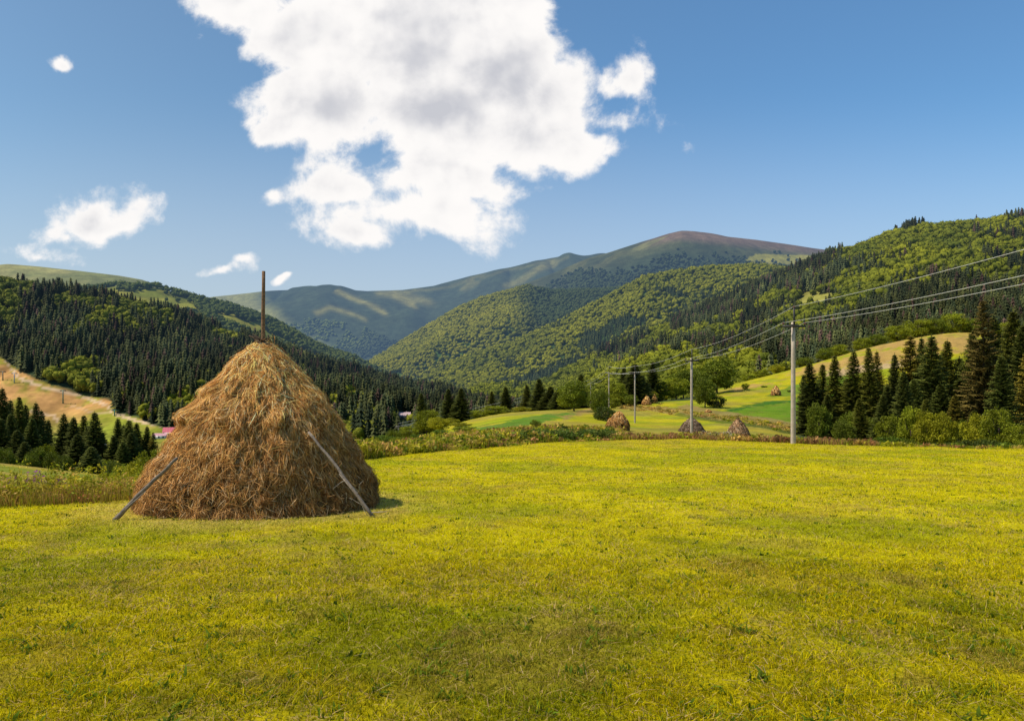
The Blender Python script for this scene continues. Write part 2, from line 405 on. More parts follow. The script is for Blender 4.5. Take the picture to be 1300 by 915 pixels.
# left forest hill with the ski slope
ridL = [(-400, 330), (-100, 348), (0, 362), (76, 377), (153, 389), (214, 401), (278, 427), (370, 455), (432, 477), (515, 500), (560, 512), (640, 528), (760, 540)]
def rl(px): return float(np.interp(px, [r[0] for r in ridL], [r[1] for r in ridL]))
colsL = []
for px in (-400, -100, 0, 100, 200, 320, 440, 560, 660, 760):
    r = rl(px); lowb = 600
    f = min(1, max(0, px/500))
    colsL.append((px, [(330, 612), (440, 578-10*f), (540, 545-5*f), (640, 545*(.62)+r*.38-15*f), (740, 545*.30+r*.70-6*f), (840, r)]))
HL = Hill(colsL, nc=320, nr=170, amp=10, scale=130, seed=3, ridge=ridL)
FB = [(-60, 440), (2, 455), (20, 468), (38, 479), (72, 492), (103, 502), (142, 509), (149, 526), (178, 532), (192, 540), (228, 550), (300, 560), (500, 566), (760, 570)]
def fbl(px): return np.interp(px, [a for a, b in FB], [b for a, b in FB])
PX, PY = HL.PX, HL.PY
nA = fbm(HL.X/14, HL.Y/14, 9); nB = fbm(HL.X/40, HL.Y/40, 19)
open_ = sstep(-3, 1, PY-fbl(PX))
c = np.broadcast_to(np.array([.03, .045, .018]), PX.shape+(3,))
o_ = lerp([.42, .22, .075], [.25, .23, .025], sstep(.40, .58, nA*.5+nB*.5))
o_ = lerp(o_, [.16, .20, .02], sstep(515, 545, PY)*.6)
nD = fbm(HL.X/5, HL.Y/9, 29); o_ = o_*(.7+.6*nD)[..., None]; o_ = lerp(o_, [.12, .13, .02], sstep(.56, .68, nA*.6+nD*.4)*.7)
o_ = lerp(o_, [.52, .36, .22], (dline(PX, PY, [(5, 455), (17, 471), (25, 480), (60, 493), (100, 502), (135, 514), (144, 524), (163, 531), (200, 540), (230, 546)]) < 1.7)*.85)
o_ = lerp(o_, [.50, .34, .20], (dline(PX, PY, [(40, 522), (55, 524), (68, 528), (74, 536)]) < 1.7)*.85)
o_ = lerp(o_, [.50, .34, .20], (dline(PX, PY, [(90, 515), (120, 524), (144, 524)]) < 1.2)*.5)
c = c*(1-open_[..., None])+o_*open_[..., None]
HL.mesh('left_hill', c, 'long forested hillside on the left with a dry open ski slope at its foot')
mk_ = lambda f: f
P, px, py = HL.scatter(19000, lambda px, py, P: ((py < fbl(px)-2) & (P[:, 1] > 380) & ~((np.abs(px-512) < 13) & (py > 529) & (py < 562)))*1.0)
bro = fbm(P[:, 0]/45, P[:, 1]/45, 23)+.22*sstep(410, 375, py+ .0*px)*(px < 260)+.10*sstep(-60, 0, py-fbl(px))
bro += .5*(dline(px, py, [(160, 398), (180, 402), (215, 412)]) < 7)+.4*(dline(px, py, [(270, 430), (300, 436)]) < 4)
bro += rng.normal(0, .055, len(P)); isb = bro > .635
# keep the ridge line and the middle band coniferous
n = (~isb).sum(); Pc = P[~isb]; H = (rng.uniform(11, 21, n)+4*rng.random(n)**4)*(.72+.56*fbm(Pc[:, 0]/38, Pc[:, 1]/38, 91))
cc = con_col(n, .09)*(.8+.9*sstep(.35, .7, fbm(Pc[:, 0]/30, Pc[:, 1]/50, 92)))[:, None]*rng.uniform(.7, 1.35, n)[:, None]; cc[:, 0] *= 1.15
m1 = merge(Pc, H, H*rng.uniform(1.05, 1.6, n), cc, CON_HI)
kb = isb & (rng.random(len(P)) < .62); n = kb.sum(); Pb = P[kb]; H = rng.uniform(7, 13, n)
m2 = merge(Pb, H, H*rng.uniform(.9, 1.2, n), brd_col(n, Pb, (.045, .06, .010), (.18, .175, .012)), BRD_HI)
forest('left_hill_forest', 'dark spruce forest with scattered broadleaf trees covering the left hillside', [m1, m2])

# spur behind the left hill
ridS = [(60, 372), (120, 368), (160, 362), (200, 366), (215, 370), (250, 381), (300, 392), (350, 412), (400, 440), (450, 458), (500, 480), (600, 520)]
colsS = []
for px in (60, 150, 215, 300, 400, 500, 600):
    r = float(np.interp(px, [a for a, b in ridS], [b for a, b in ridS]))
    colsS.append((px, [(1000, r+110), (1150, r+70), (1300, r+38), (1450, r+14), (1600, r)]))
HS = Hill(colsS, amp=10, scale=160, seed=13, ridge=ridS)
nA = fbm(HS.X/60, HS.Y/60, 3)
c = lerp([.24, .22, .03], [.15, .16, .02], sstep(.4, .6, nA))
HS.mesh('middle_left_hill', c, 'pale green spur behind the left forest hill')
def mS(px, py, P):
    r = np.interp(px, [a for a, b in ridS], [b for a, b in ridS])
    lower = sstep(12, 18, py-r)*(.35+.4*(px > 330))
    up = sstep(.47, .53, fbm(P[:, 0]/90, P[:, 1]/90, 77))
    clear = inpoly(px, py, [(200, 376), (245, 386), (260, 400), (215, 395)])
    return np.where(clear, .03, np.maximum(lower*.0+up*.9, (np.abs(py-r-6) < 5)*(px > 240)*.8))
P, px, py = HS.scatter(9000, mS)
n = len(P); H = rng.uniform(9, 15, n)
cc = brd_col(n, P, (.04, .058, .015), (.10, .115, .015))
forest('middle_left_forest', 'patches of woodland on the pale spur behind the left hill', [merge(P, H, H*1.15, cc, BRD_LO)])

# left bald summit
ridN = [(-400, 355), (-100, 342), (-20, 338), (10, 337), (50, 339), (100, 344), (150, 350), (180, 355), (200, 362), (225, 374), (300, 395)]
HN = Hill([(px, [(1900, 440), (2100, 400+px*.02), (2300, r+14), (2500, r)]) for px, r in ridN], nc=160, nr=80, amp=12, scale=300, seed=21, ridge=ridN)
nA = fbm(HN.X/120, HN.Y/120, 3)
c = lerp([.27, .24, .07], [.17, .17, .045], sstep(.4, .6, nA))
HN.mesh('left_bald_summit', c, 'smooth bald grassy summit rising behind the left forest')

# right forest hill
ridR = [(600, 500), (680, 496), (725, 473), (800, 436), (875, 406), (930, 382), (970, 362), (1020, 345), (1050, 330), (1090, 318), (1125, 305), (1160, 294), (1200, 294), (1250, 288), (1300, 282), (1400, 276), (1600, 262)]
def rr_(px): return float(np.interp(px, [r[0] for r in ridR], [r[1] for r in ridR]))
colsR = []
for px in (600, 680, 760, 850, 930, 1000, 1080, 1160, 1230, 1300, 1420, 1600):
    r = rr_(px); b = np.interp(px, [600, 800, 950, 1100, 1210, 1600], [565, 550, 525, 500, 480, 470])
    colsR.append((px, [(430, b), (520, b*.80+r*.20), (640, b*.54+r*.46), (780, b*.27+r*.73), (930, r+2+.06*(b-r)), (1020, r)]))
HR = Hill(colsR, nc=360, nr=200, amp=13, scale=150, seed=5, ridge=ridR)
PX, PY = HR.PX, HR.PY; nA = fbm(HR.X/30, HR.Y/30, 9)
CLR = [(1003, 384), (1015, 374), (1030, 367), (1045, 370), (1062, 372), (1056, 380), (1040, 384), (1020, 386)]
c = np.broadcast_to(np.array([.03, .05, .015]), PX.shape+(3,))
c = lerp(c, [.22, .20, .04], inpoly(PX+(nA-.5)*12, PY, CLR)*.9)
HR.mesh('right_hill', c, 'large forested hillside rising to the right edge of the view')
P, px, py = HR.scatter(21000, lambda px, py, P: np.where(inpoly(px, py-3, CLR) | inpoly(px, py-9, CLR), .02, 1.0)*(P[:, 1] > 440))
rg = np.interp(px, [r[0] for r in ridR], [r[1] for r in ridR]); dep = py-rg
cz = .55*fbm(P[:, 0]/70, P[:, 1]/110, 33)+.45*fbm(P[:, 0]/26, P[:, 1]/40, 34)
# broadleaf high on the slope and along its foot, spruce between and on the left ridge line
w = .49+.0*px
w = w-.20*sstep(70, 110, dep)*(px > 880)-.28*(dline(px, py, [(860, 418), (920, 384), (970, 362), (1010, 345), (1060, 330)]) < 11)
w = w+.12*sstep(60, 20, dep)*(px > 1060)-.3*(dline(px, py, [(1060, 322), (1100, 306), (1160, 290), (1220, 284), (1310, 276)]) < 5)
w = w+.25*sstep(450, 480, py)*(px < 1100)+.05*(px < 850)
cz = cz+rng.normal(0, .05, len(P)); isb = cz < w
n = (~isb).sum(); Pc = P[~isb]; H = (rng.uniform(10, 21, n)+4*rng.random(n)**4)*(.75+.5*fbm(Pc[:, 0]/38, Pc[:, 1]/38, 91))
cc = con_col(n, .09)*1.3*(.7+.9*sstep(.35, .7, fbm(Pc[:, 0]/30, Pc[:, 1]/50, 92)))[:, None]*rng.uniform(.7, 1.35, n)[:, None]; cc[:, 0] *= 1.15
m1 = merge(Pc, H, H*rng.uniform(1.05, 1.6, n), cc, CON_HI)
kb = isb & (rng.random(len(P)) < .62); n = kb.sum(); Pb = P[kb]; H = rng.uniform(6, 14, n)
m2 = merge(Pb, H, H*rng.uniform(.9, 1.35, n), brd_col(n, Pb, (.045, .062, .009), (.18, .18, .010)), BRD_HI)
forest('right_hill_forest', 'mixed spruce and broadleaf forest covering the large right hillside', [m1, m2])

# middle ridge B
ridB = [(440, 520), (500, 502), (534, 487), (561, 470), (596, 456), (648, 439), (700, 418), (765, 386), (815, 357), (860, 349), (900, 344), (960, 342), (1010, 347), (1080, 352), (1150, 360)]
colsB = []
for px in (440, 534, 600, 680, 765, 830, 900, 960, 1050, 1150):
    r = float(np.interp(px, [a for a, b in ridB], [b for a, b in ridB])); b = 560 if px < 700 else 530
    colsB.append((px, [(1000, b), (1120, b*.7+r*.3), (1260, b*.4+r*.6), (1400, b*.14+r*.86), (1550, r)]))
HB = Hill(colsB, nc=280, nr=150, amp=22, scale=190, seed=8, ridge=ridB)
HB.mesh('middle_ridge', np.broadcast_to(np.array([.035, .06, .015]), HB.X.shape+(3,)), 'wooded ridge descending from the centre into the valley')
P, px, py = HB.scatter(15000, lambda px, py, P: 1.0+0*px)
iscn = fbm(P[:, 0]/80, P[:, 1]/60, 44)+rng.normal(0, .05, len(P))+.25*sstep(455, 480, py)*(px > 640) > .66
n = iscn.sum(); H = rng.uniform(12, 20, n); m1 = merge(P[iscn], H, H*1.2, con_col(n)*1.3, CON_LO)
n = (~iscn).sum(); Pb = P[~iscn]; H = rng.uniform(8, 15, n)
m2 = merge(Pb, H, H*rng.uniform(1., 1.25, n), brd_col(n, Pb, (.055, .07, .010), (.20, .19, .011)), BRD_LO)
forest('middle_ridge_forest', 'bright rounded broadleaf woodland over the ridge in the centre', [m1, m2])

# ridge C behind it
ridC = [(380, 500), (440, 480), (471, 463), (509, 438), (544, 417), (579, 396), (610, 382), (641, 374), (670, 366), (700, 372), (760, 370), (850, 365), (960, 360), (1050, 360)]
colsC = []
for px in (380, 471, 544, 610, 670, 760, 860, 960, 1050):
    r = float(np.interp(px, [a for a, b in ridC], [b for a, b in ridC]))
    colsC.append((px, [(1600, max(500, r+60)), (1750, r*.6+.4*max(500, r+60)-8), (1950, r*.85+.15*500), (2150, r)]))
HC = Hill(colsC, nc=240, nr=120, amp=26, scale=260, seed=15, ridge=ridC)
HC.mesh('second_ridge', np.broadcast_to(np.array([.045, .08, .018]), HC.X.shape+(3,)), 'second wooded ridge behind the central one')
P, px, py = HC.scatter(16000, lambda px, py, P: 1.0*(px < 1000))
n = len(P); H = rng.uniform(9, 15, n)
cc = brd_col(n, P, (.11, .12, .012), (.24, .215, .015))
cc = lerp(cc, [.022, .045, .02], sstep(640, 690, px)*sstep(440, 415, py)*.8)  # upper right trees tinted darker, the slope's shadow put into their colour
forest('second_ridge_forest', 'fine textured broadleaf woodland on the second ridge', [merge(P, H, H*1.2, cc, BRD_LO)])

# main mountain M
ridM = [(540, 470), (600, 398), (650, 366), (700, 347), (745, 328), (775, 320), (815, 307), (850, 298), (865, 296), (910, 301), (950, 305), (1000, 311), (1045, 316), (1100, 326), (1200, 350), (1300, 380)]
colsM = []
for px in (540, 600, 650, 700, 745, 815, 865, 910, 950, 1000, 1045, 1120, 1300):
    r = float(np.interp(px, [a for a, b in ridM], [b for a, b in ridM]))
    colsM.append((px, [(2300, max(430, r+70)), (2500, max(395, r+48)), (2750, max(360, r+26)), (3000, r+9), (3250, r)]))
HM = Hill(colsM, nc=320, nr=150, amp=42, scale=520, seed=31, ridge=ridM)
PX, PY = HM.PX, HM.PY; nA = fbm(HM.X/90, HM.Y/90, 9); nB = fbm(HM.X/260, HM.Y/260, 9)
r = np.interp(PX, [a for a, b in ridM], [b for a, b in ridM])
c = lerp([.05, .058, .024], [.085, .085, .03], sstep(.4, .6, nA))
c = lerp(c, [.17, .105, .07], sstep(14, 2, PY-r)*sstep(800, 850, PX)*.9)
c = lerp(c, [.30, .26, .04], inpoly(PX+(nA-.5)*20, PY, [(945, 330), (960, 322), (1010, 324), (1060, 325), (1060, 340), (1000, 336), (950, 338)])*.85)
c = lerp(c, [.16, .15, .05], inpoly(PX+(nA-.5)*20, PY, [(800, 316), (830, 304), (850, 299), (835, 308), (815, 318)])*.7)
c = lerp(c, [.035, .055, .025], sstep(8, 34, PY-r+(nA-.5)*22)*sstep(960, 920, PX)*.75)  # dark woodland ground, with cloud shadow below the summit painted in
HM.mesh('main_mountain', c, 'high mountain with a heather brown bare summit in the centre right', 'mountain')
def mM(px, py, P):
    r = np.interp(px, [a for a, b in ridM], [b for a, b in ridM]); d = py-r
    k = fbm(P[:, 0]/160, P[:, 1]/160, 55)
    return sstep(20, 40, d+34*(k-.5)+10*(px < 740))*np.where(inpoly(px, py, [(945, 322), (1060, 322), (1060, 336), (950, 338)]), .15, 1)
P, px, py = HM.scatter(24000, mM, lo=560, hi=1120)
n = len(P); H = rng.uniform(8, 14, n)
cc = brd_col(n, P, (.018, .032, .014), (.055, .068, .018))  # dark woodland tone, deepened to carry the cloud shadow on the mountain
forest('mountain_forest', 'dark blue green woodland climbing the main mountain below its bare top', [merge(P, H, H*1.35, cc, BRD_MIN)])

# back bald ridge K
ridK = [(120, 400), (180, 392), (220, 386), (250, 379), (285, 375), (336, 370), (388, 368), (430, 370), (451, 373), (471, 370), (510, 368), (551, 363), (596, 351), (631, 344), (665, 336), (700, 328), (725, 325), (745, 326), (800, 335), (900, 350)]
colsK = []
for px in (120, 220, 285, 336, 388, 451, 510, 551, 596, 665, 725, 800, 900):
    r = float(np.interp(px, [a for a, b in ridK], [b for a, b in ridK]))
    colsK.append((px, [(3000, 490), (3300, 462), (3650, 430), (3950, r*.45+.55*415), (4300, r+6), (4600, r)]))
HK = Hill(colsK, nc=320, nr=170, amp=95, scale=650, seed=42, ridge=ridK)
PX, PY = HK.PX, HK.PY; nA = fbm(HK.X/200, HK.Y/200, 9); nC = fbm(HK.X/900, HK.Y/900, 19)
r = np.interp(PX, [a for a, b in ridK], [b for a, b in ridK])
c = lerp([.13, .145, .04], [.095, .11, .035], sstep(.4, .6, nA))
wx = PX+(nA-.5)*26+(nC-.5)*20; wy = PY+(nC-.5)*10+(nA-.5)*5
cloud_shade = sstep(-16, 22, wx-(322+(PY-370)*1.05))
c = lerp(c, [.030, .045, .026], cloud_shade*.80)  # cloud shadow over the right of the ridge, put into the ground colour
def streak(pts, w): return np.exp(-(dline(wx, wy, pts)/w)**2)
sunlit = np.clip(streak([(432, 370), (462, 384), (488, 397)], 3.2)+.8*streak([(405, 398), (425, 392), (445, 398), (460, 405)], 3.2)+.9*streak([(478, 371), (500, 374), (530, 388)], 4.5)+.55*streak([(505, 371), (545, 384)], 5)
  +.7*streak([(700, 334), (680, 343), (655, 356), (640, 362)], 4)+.5*streak([(600, 356), (585, 366)], 3)+.35*streak([(520, 372), (560, 366), (600, 353), (660, 338), (720, 326)], 2.2), 0, 1)*(.4+.9*nA)
c = lerp(c, [.32, .27, .07], np.clip(sunlit, 0, 1)*.85)  # sunlit streaks along the folds, painted into the grass colour
c = lerp(c, [.30, .27, .08], (1-cloud_shade)*.7)  # sunlit left flank, lightened by colour outside the painted cloud shadow
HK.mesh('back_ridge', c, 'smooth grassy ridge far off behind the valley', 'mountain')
def mK(px, py, P):
    k = fbm(P[:, 0]/260, P[:, 1]/260, 65)
    lim = np.interp(px, [200, 330, 360, 400, 440, 500, 560, 700], [400, 420, 412, 402, 408, 420, 425, 420])
    return sstep(-3, 4, py-lim+30*(k-.5))*sstep(.34, .44, fbm(P[:, 0]/120, P[:, 1]/120, 66))
P, px, py = HK.scatter(26000, mK, lo=230, hi=640)
n = len(P); H = rng.uniform(8, 14, n)
cc = brd_col(n, P, (.06, .085, .03), (.16, .18, .03)); cc = lerp(cc, [.03, .045, .025], sstep(450, 500, px+(py-420))*.75)  # right hand woods darkened by colour as if under cloud shadow
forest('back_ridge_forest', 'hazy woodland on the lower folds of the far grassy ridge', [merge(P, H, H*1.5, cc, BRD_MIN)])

# ------------------------------------------------------------------ detailed trees
def spruce_mesh(seed, H=16., Rr=3.1, gap=0., sparse=1.):
    rg = np.random.default_rng(seed)
    tr = MB(); z = np.linspace(0, H*.985, 9); bx = np.cumsum(rg.normal(0, .03, 9)); by = np.cumsum(rg.normal(0, .03, 9))
    tr.tube(np.stack([bx, by, z], -1), np.linspace(.24, .015, 9), 8)
    V = []; C = []
    nb = int(420*sparse)
    for i in range(nb):
        f = (i+rg.random())/nb; f = f**.85; zz = H*(.05+.93*f)
        L = Rr*((1-f)**.78)*rg.uniform(.62, 1.12)*(1-.35*gap*rg.random())+.12
        if rg.random() < gap*.35: continue
        th = i*2.39996+rg.normal(0, .35)
        d = np.array([math.cos(th), math.sin(th), 0]); sd = np.array([-d[1], d[0], 0])
        ns = max(4, int(L/.19)); t = np.linspace(0, 1, ns+1)
        droop = -L*(.28+.16*(1-f)); up = L*.20*f
        pts = np.array([np.interp(zz, z, bx), np.interp(zz, z, by), zz])+d*(t*L)[:, None]+np.array([0, 0, 1.])*((droop*t+up*t+L*.16*t**3)[:, None])
        shade = rg.uniform(.7, 1.25)
        for k in range(1, ns+1):
            w = L*.34*(1.05-t[k])*rg.uniform(.7, 1.25)+.20
            p = pts[k]
            for s in (-1, 1):
                tip = p+d*w*rg.uniform(.35, .8)+sd*s*w+np.array([0, 0, -w*rg.uniform(.15, .55)])
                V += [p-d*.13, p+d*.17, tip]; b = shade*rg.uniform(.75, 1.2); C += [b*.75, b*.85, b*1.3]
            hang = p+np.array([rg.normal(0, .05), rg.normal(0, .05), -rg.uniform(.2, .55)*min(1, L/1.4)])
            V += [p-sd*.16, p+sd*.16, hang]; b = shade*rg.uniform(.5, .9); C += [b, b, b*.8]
    for k in range(60):                                                    # needles round the leader
        zz = H*rg.uniform(.9, 1.0); th = rg.random()*6.28; w = .08+.5*(1-zz/H)*6*.35
        p = np.array([bx[-1], by[-1], zz]); V += [p, p+[0, 0, .1], p+[math.cos(th)*w, math.sin(th)*w, rg.uniform(-.05, .12)]]; C += [.9, .9, 1.2]
    V = np.array(V); C = np.array(C)
    return tr, V, C
def needle_obj(V, C, base): 
    col = C[:, None]*np.array(base)[None]
    return V, np.arange(len(V)).reshape(-1, 3), col
def broad_mesh(seed, H=7., W=6., leaf=.26, nclump=46, per=110, bottom=.12):
    rg = np.random.default_rng(seed); tr = MB()
    z = np.linspace(0, H*.62, 6); tx = np.cumsum(rg.normal(0, .06, 6)); ty = np.cumsum(rg.normal(0, .06, 6))
    tr.tube(np.stack([tx, ty, z], -1), np.linspace(.05+H*.018, .04, 6), 8)
    V = []; C = []
    for c in range(nclump):
        dv = rg.normal(0, 1, 3); dv /= np.linalg.norm(dv); rr = rg.uniform(.35, .92)**.6
        prof = 1.0 if dv[2] > 0 else .9
        ctr = np.array([dv[0]*W*.5*rr*prof, dv[1]*W*.5*rr*prof, H*(bottom+(1-bottom)*.5)+dv[2]*H*(1-bottom)*.46*rr])
        if c % 4 == 0:
            k = rg.integers(1, 5); a = np.array([tx[k], ty[k], z[k]]); m = (a+ctr)/2+[0, 0, -.15]
            tr.tube([a, m, ctr], [.05, .035, .012], 5)
        r = rg.uniform(.10, .19)*W
        d = rg.normal(0, 1, (per, 3)); d /= np.linalg.norm(d, axis=1)[:, None]; d[:, 2] *= .8
        p = ctr+d*r*(rg.random((per, 1))**.35)
        p[:, 2] = np.maximum(p[:, 2], .05)
        a = rg.normal(0, 1, (per, 3)); a /= np.linalg.norm(a, axis=1)[:, None]; b = np.cross(a, rg.normal(0, 1, (per, 3))); b /= np.linalg.norm(b, axis=1)[:, None]
        s = leaf*rg.uniform(.6, 1.2, (per, 1))
        V.append(np.stack([p-a*s*.5, p+b*s*.35, p+a*s*.6, p-b*s*.35], 1)); 
        C.append(np.repeat(rg.uniform(.72, 1.28)*rg.uniform(.75, 1.3, per), 4))
    return tr, np.concatenate(V).reshape(-1, 3), np.concatenate(C)
tree_kinds = {}
def proto_tree(kind):
    if kind in tree_kinds: return tree_kinds[kind]
    nm, i = kind
    if nm == 'spruce': tr, V, C = spruce_mesh(100+i, gap=(0, .3, .6, .15)[i]); base = [(.13, .145, .024), (.18, .18, .022), (.24, .19, .024), (.145, .165, .026)][i]; Fs = [np.arange(len(V)).reshape(-1, 3)]; m = M_needle; H0 = 16.; W0 = 6.2
    elif nm == 'pine': tr, V, C = spruce_mesh(140+i, Rr=4.6, gap=.8, sparse=.95); base = (.17, .125, .028); Fs = [np.arange(len(V)).reshape(-1, 3)]; m = M_needle; H0 = 16.; W0 = 9.
    elif nm == 'tree': tr, V, C = broad_mesh(200+i, 7., 6.5, .30, 60, 110, .06); base = [(.14, .165, .010), (.22, .235, .010), (.29, .27, .010)][i]; Fs = [np.arange(len(V)).reshape(-1, 4)]; m = M_leaf; H0 = 7.; W0 = 6.5
    else: tr, V, C = broad_mesh(300+i, 2.6, 3.4, .17, 40, 90, .0); base = [(.10, .145, .010), (.16, .18, .010), (.07, .09, .012)][i]; Fs = [np.arange(len(V)).reshape(-1, 4)]; m = M_leaf; H0 = 2.6; W0 = 3.4
    e = empty({'spruce': 'spruce_tree', 'pine': 'pine_tree', 'tree': 'broadleaf_tree', 'bush': 'bush'}[nm])
    t = tr.build('stem' if nm == 'bush' else 'trunk', M_bark, e, smooth=True)
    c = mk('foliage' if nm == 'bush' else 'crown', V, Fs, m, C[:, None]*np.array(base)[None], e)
    tree_kinds[kind] = [e, [t, c], H0, W0, False]
    return tree_kinds[kind]
def plant(nm, i, px, Y, top=None, width=None, H=None, label=None, group=None):
    X = (px-CX)/F_*Y; z0 = gz(X, Y)-.12
    if H is None: H = max(.8, (HY-top)/F_*Y-z0)
    T = proto_tree((nm, i)); e, kids, H0, W0, used = T
    if used: o = copy_tree(e, kids)
    else: o = e; T[4] = True
    sz = H/H0; sw = sz*rng.uniform(1.0, 1.3) if width is None else (1.75 if nm == 'spruce' else 1.0)*width/F_*Y/W0
    o.location = (X, Y, z0); o.scale = (sw, sw, sz); o.rotation_euler = (rng.normal(0, .018), rng.normal(0, .018), rng.random()*6.28)
    tag(o, label, {'spruce': 'spruce', 'pine': 'pine', 'tree': 'tree', 'bush': 'bush'}[nm], group)
    return o
ORD = ['first', 'second', 'third', 'fourth', 'fifth', 'sixth', 'seventh', 'eighth', 'ninth', 'tenth', 'eleventh', 'twelfth', 'thirteenth', 'fourteenth', 'fifteenth', 'sixteenth', 'seventeenth', 'eighteenth', 'nineteenth', 'twentieth', 'twenty-first', 'twenty-second', 'twenty-third', 'twenty-fourth', 'twenty-fifth', 'twenty-sixth', 'twenty-seventh', 'twenty-eighth', 'twenty-ninth', 'thirtieth', 'thirty-first', 'thirty-second', 'thirty-third', 'thirty-fourth', 'thirty-fifth', 'thirty-sixth', 'thirty-seventh', 'thirty-eighth', 'thirty-ninth', 'fortieth']
def clump(nm, items, desc, where, group):
    """items: (variant, px, Y, top, width or None)"""
    items = sorted(items, key=lambda t: t[1])
    for q, it in enumerate(items):
        v, px, Y, top, w = it
        if q == 0: lab = f'leftmost {desc} {where}'
        elif q == len(items)-1: lab = f'rightmost {desc} {where}'
        else: lab = f'{ORD[q]} {desc} from the left {where}'
        plant(nm, v, px, Y, top, w, label=lab, group=group)

# right clump
clump('spruce', [(0, 1022, 100, 476, None), (0, 1031, 98, 459, 34), (1, 1043, 101, 461, 26), (1, 1060, 96, 450, 30), (3, 1071, 104, 480, 28), (1, 1083, 94, 444, 32), (0, 1096, 102, 470, 26),
  (1, 1107, 92, 439, 30), (2, 1117, 98, 444, 26), (0, 1127, 88, 488, 26), (0, 1136, 94, 448, 26), (2, 1153, 96, 424, 46), (0, 1145, 85, 500, 28), (0, 1168, 100, 427, 28), (0, 1184, 86, 424, 44), (3, 1160, 84, 480, 34),
  (1, 1203, 90, 430, 36), (3, 1197, 80, 486, 36), (0, 1214, 96, 452, 40), (3, 1229, 88, 418, 36), (0, 1266, 90, 400, 50), (3, 1272, 70, 450, 38), (1, 1288, 84, 392, 48), (0, 1300, 76, 410, 46), (0, 1220, 84, 480, 50), (2, 1312, 72, 440, 44), (0, 1250, 92, 460, 60)],
  'dark spruce', 'in the clump right of the tallest concrete pole', 'spruces in the clump on the right')
plant('pine', 0, 1247, 78, 378, 100, label='tall open brownish conifer towering over the right clump', group=None)
clump('tree', [(0, 1038, 74, 508, 34), (0, 1071, 78, 532, 34), (2, 1176, 68, 518, 34), (2, 1195, 67, 520, 36), (1, 1128, 74, 524, 34), (1, 1156, 70, 512, 34), (2, 1240, 64, 522, 36), (1, 1268, 62, 514, 40), (0, 1215, 70, 530, 40), (1, 1297, 60, 536, 42), (0, 1085, 88, 520, 40), (0, 1110, 88, 528, 46)],
  'low broadleaf tree', 'at the foot of the right spruce clump', 'small broadleaf trees under the right clump')
clump('bush', [(2, 1062, 70, 556, 20), (0, 1098, 66, 556, 22), (0, 1130, 66, 550, 40), (1, 1152, 64, 556, 26), (2, 1232, 62, 556, 34), (2, 1258, 60, 556, 40), (0, 1280, 58, 558, 34), (2, 1210, 62, 560, 30), (2, 1185, 64, 560, 26), (1, 1308, 56, 556, 30)],
  'leafy bush', 'along the meadow edge under the right clump', 'bushes along the right meadow edge')
clump('tree', [(0, 1040+20*k, 104+3*(k % 3), [512, 500, 520, 490, 478, 496, 470, 484, 476, 470, 486, 464, 480, 470][k], 44+4*(k % 4)) for k in range(14)],
  'dark broadleaf tree', 'growing between the trunks of the right spruce clump', 'undergrowth trees inside the right clump')
clump('spruce', [(1, 1176, 74, 505, 26), (0, 1148, 78, 470, 28), (2, 1212, 74, 500, 28), (1, 1236, 70, 520, 26), (0, 1258, 98, 424, 34), (0, 1280, 100, 410, 36), (3, 1306, 92, 398, 36), (0, 1193, 102, 446, 28), (0, 1050, 92, 500, 22), (1, 1093, 84, 505, 22), (0, 1119, 80, 500, 24)],
  'shaded spruce', 'standing among the front rows of the right clump', 'second row of spruces on the right')
# centre
clump('spruce', [(0, 536, 150, 498, 18), (0, 569, 160, 493, 20), (0, 587, 158, 492, 22), (1, 624, 190, 496, 16), (0, 643, 185, 490, 18), (1, 669, 185, 488, 16), (0, 684, 180, 480, 22), (0, 699, 176, 490, 24), (3, 710, 170, 492, 22), (0, 737, 185, 474, 20)],
  'dark spruce', 'in the row beyond the central weedy bank', 'spruces in the central row')
clump('spruce', [(0, 791, 215, 466, 20), (0, 806, 200, 461, 30), (0, 829, 230, 458, 20), (0, 815, 205, 476, 24)],
  'dark spruce', 'behind the two thin distant poles', 'spruces behind the distant poles')
clump('tree', [(1, 519, 130, 540, 26), (1, 542, 125, 518, 34), (2, 556, 120, 528, 28), (2, 586, 105, 536, 30), (1, 609, 165, 520, 30), (1, 628, 160, 514, 36), (1, 646, 158, 520, 26), (2, 662, 155, 516, 24), (0, 502, 128, 544, 26), (2, 572, 135, 530, 24), (1, 722, 165, 500, 30)],
  'green broadleaf tree', 'beyond the central weedy bank', 'broadleaf trees beyond the central bank')
clump('bush', [(0, 467, 62, 556, 24), (0, 488, 68, 550, 28), (1, 505, 66, 554, 20), (0, 530, 70, 552, 20), (1, 588, 76, 542, 30), (0, 560, 85, 546, 22), (1, 680, 75, 532, 14), (2, 715, 66, 542, 14)],
  'rounded bush', 'on the central weedy bank', 'bushes on the central bank')
plant('tree', 0, 729, 150, 481, 46, label='big rounded broadleaf tree standing left of the distant pole')
plant('tree', 0, 760, 128, 492, 30, label='dark leaning broadleaf tree left of the farther thin pole')
plant('bush', 2, 768, 118, 514, 34, label='spreading dark bush at the foot of the leaning tree')
clump('tree', [(1, 777, 170, 504, 24), (1, 783, 190, 484, 30), (0, 800, 185, 500, 22), (2, 838, 230, 500, 26), (1, 845, 232, 482, 34), (1, 858, 236, 478, 34), (0, 868, 245, 466, 36), (0, 886, 250, 466, 36), (2, 826, 222, 496, 22)],
  'leafy broadleaf tree', 'in the row behind the middle haystacks', 'broadleaf trees behind the middle haystacks')
plant('tree', 0, 910, 258, 452, 56, label='largest dark round tree at the top of the row beside the green slope')
plant('tree', 0, 895, 178, 476, 34, label='lone round tree standing in the green meadow with a low bush beside it')
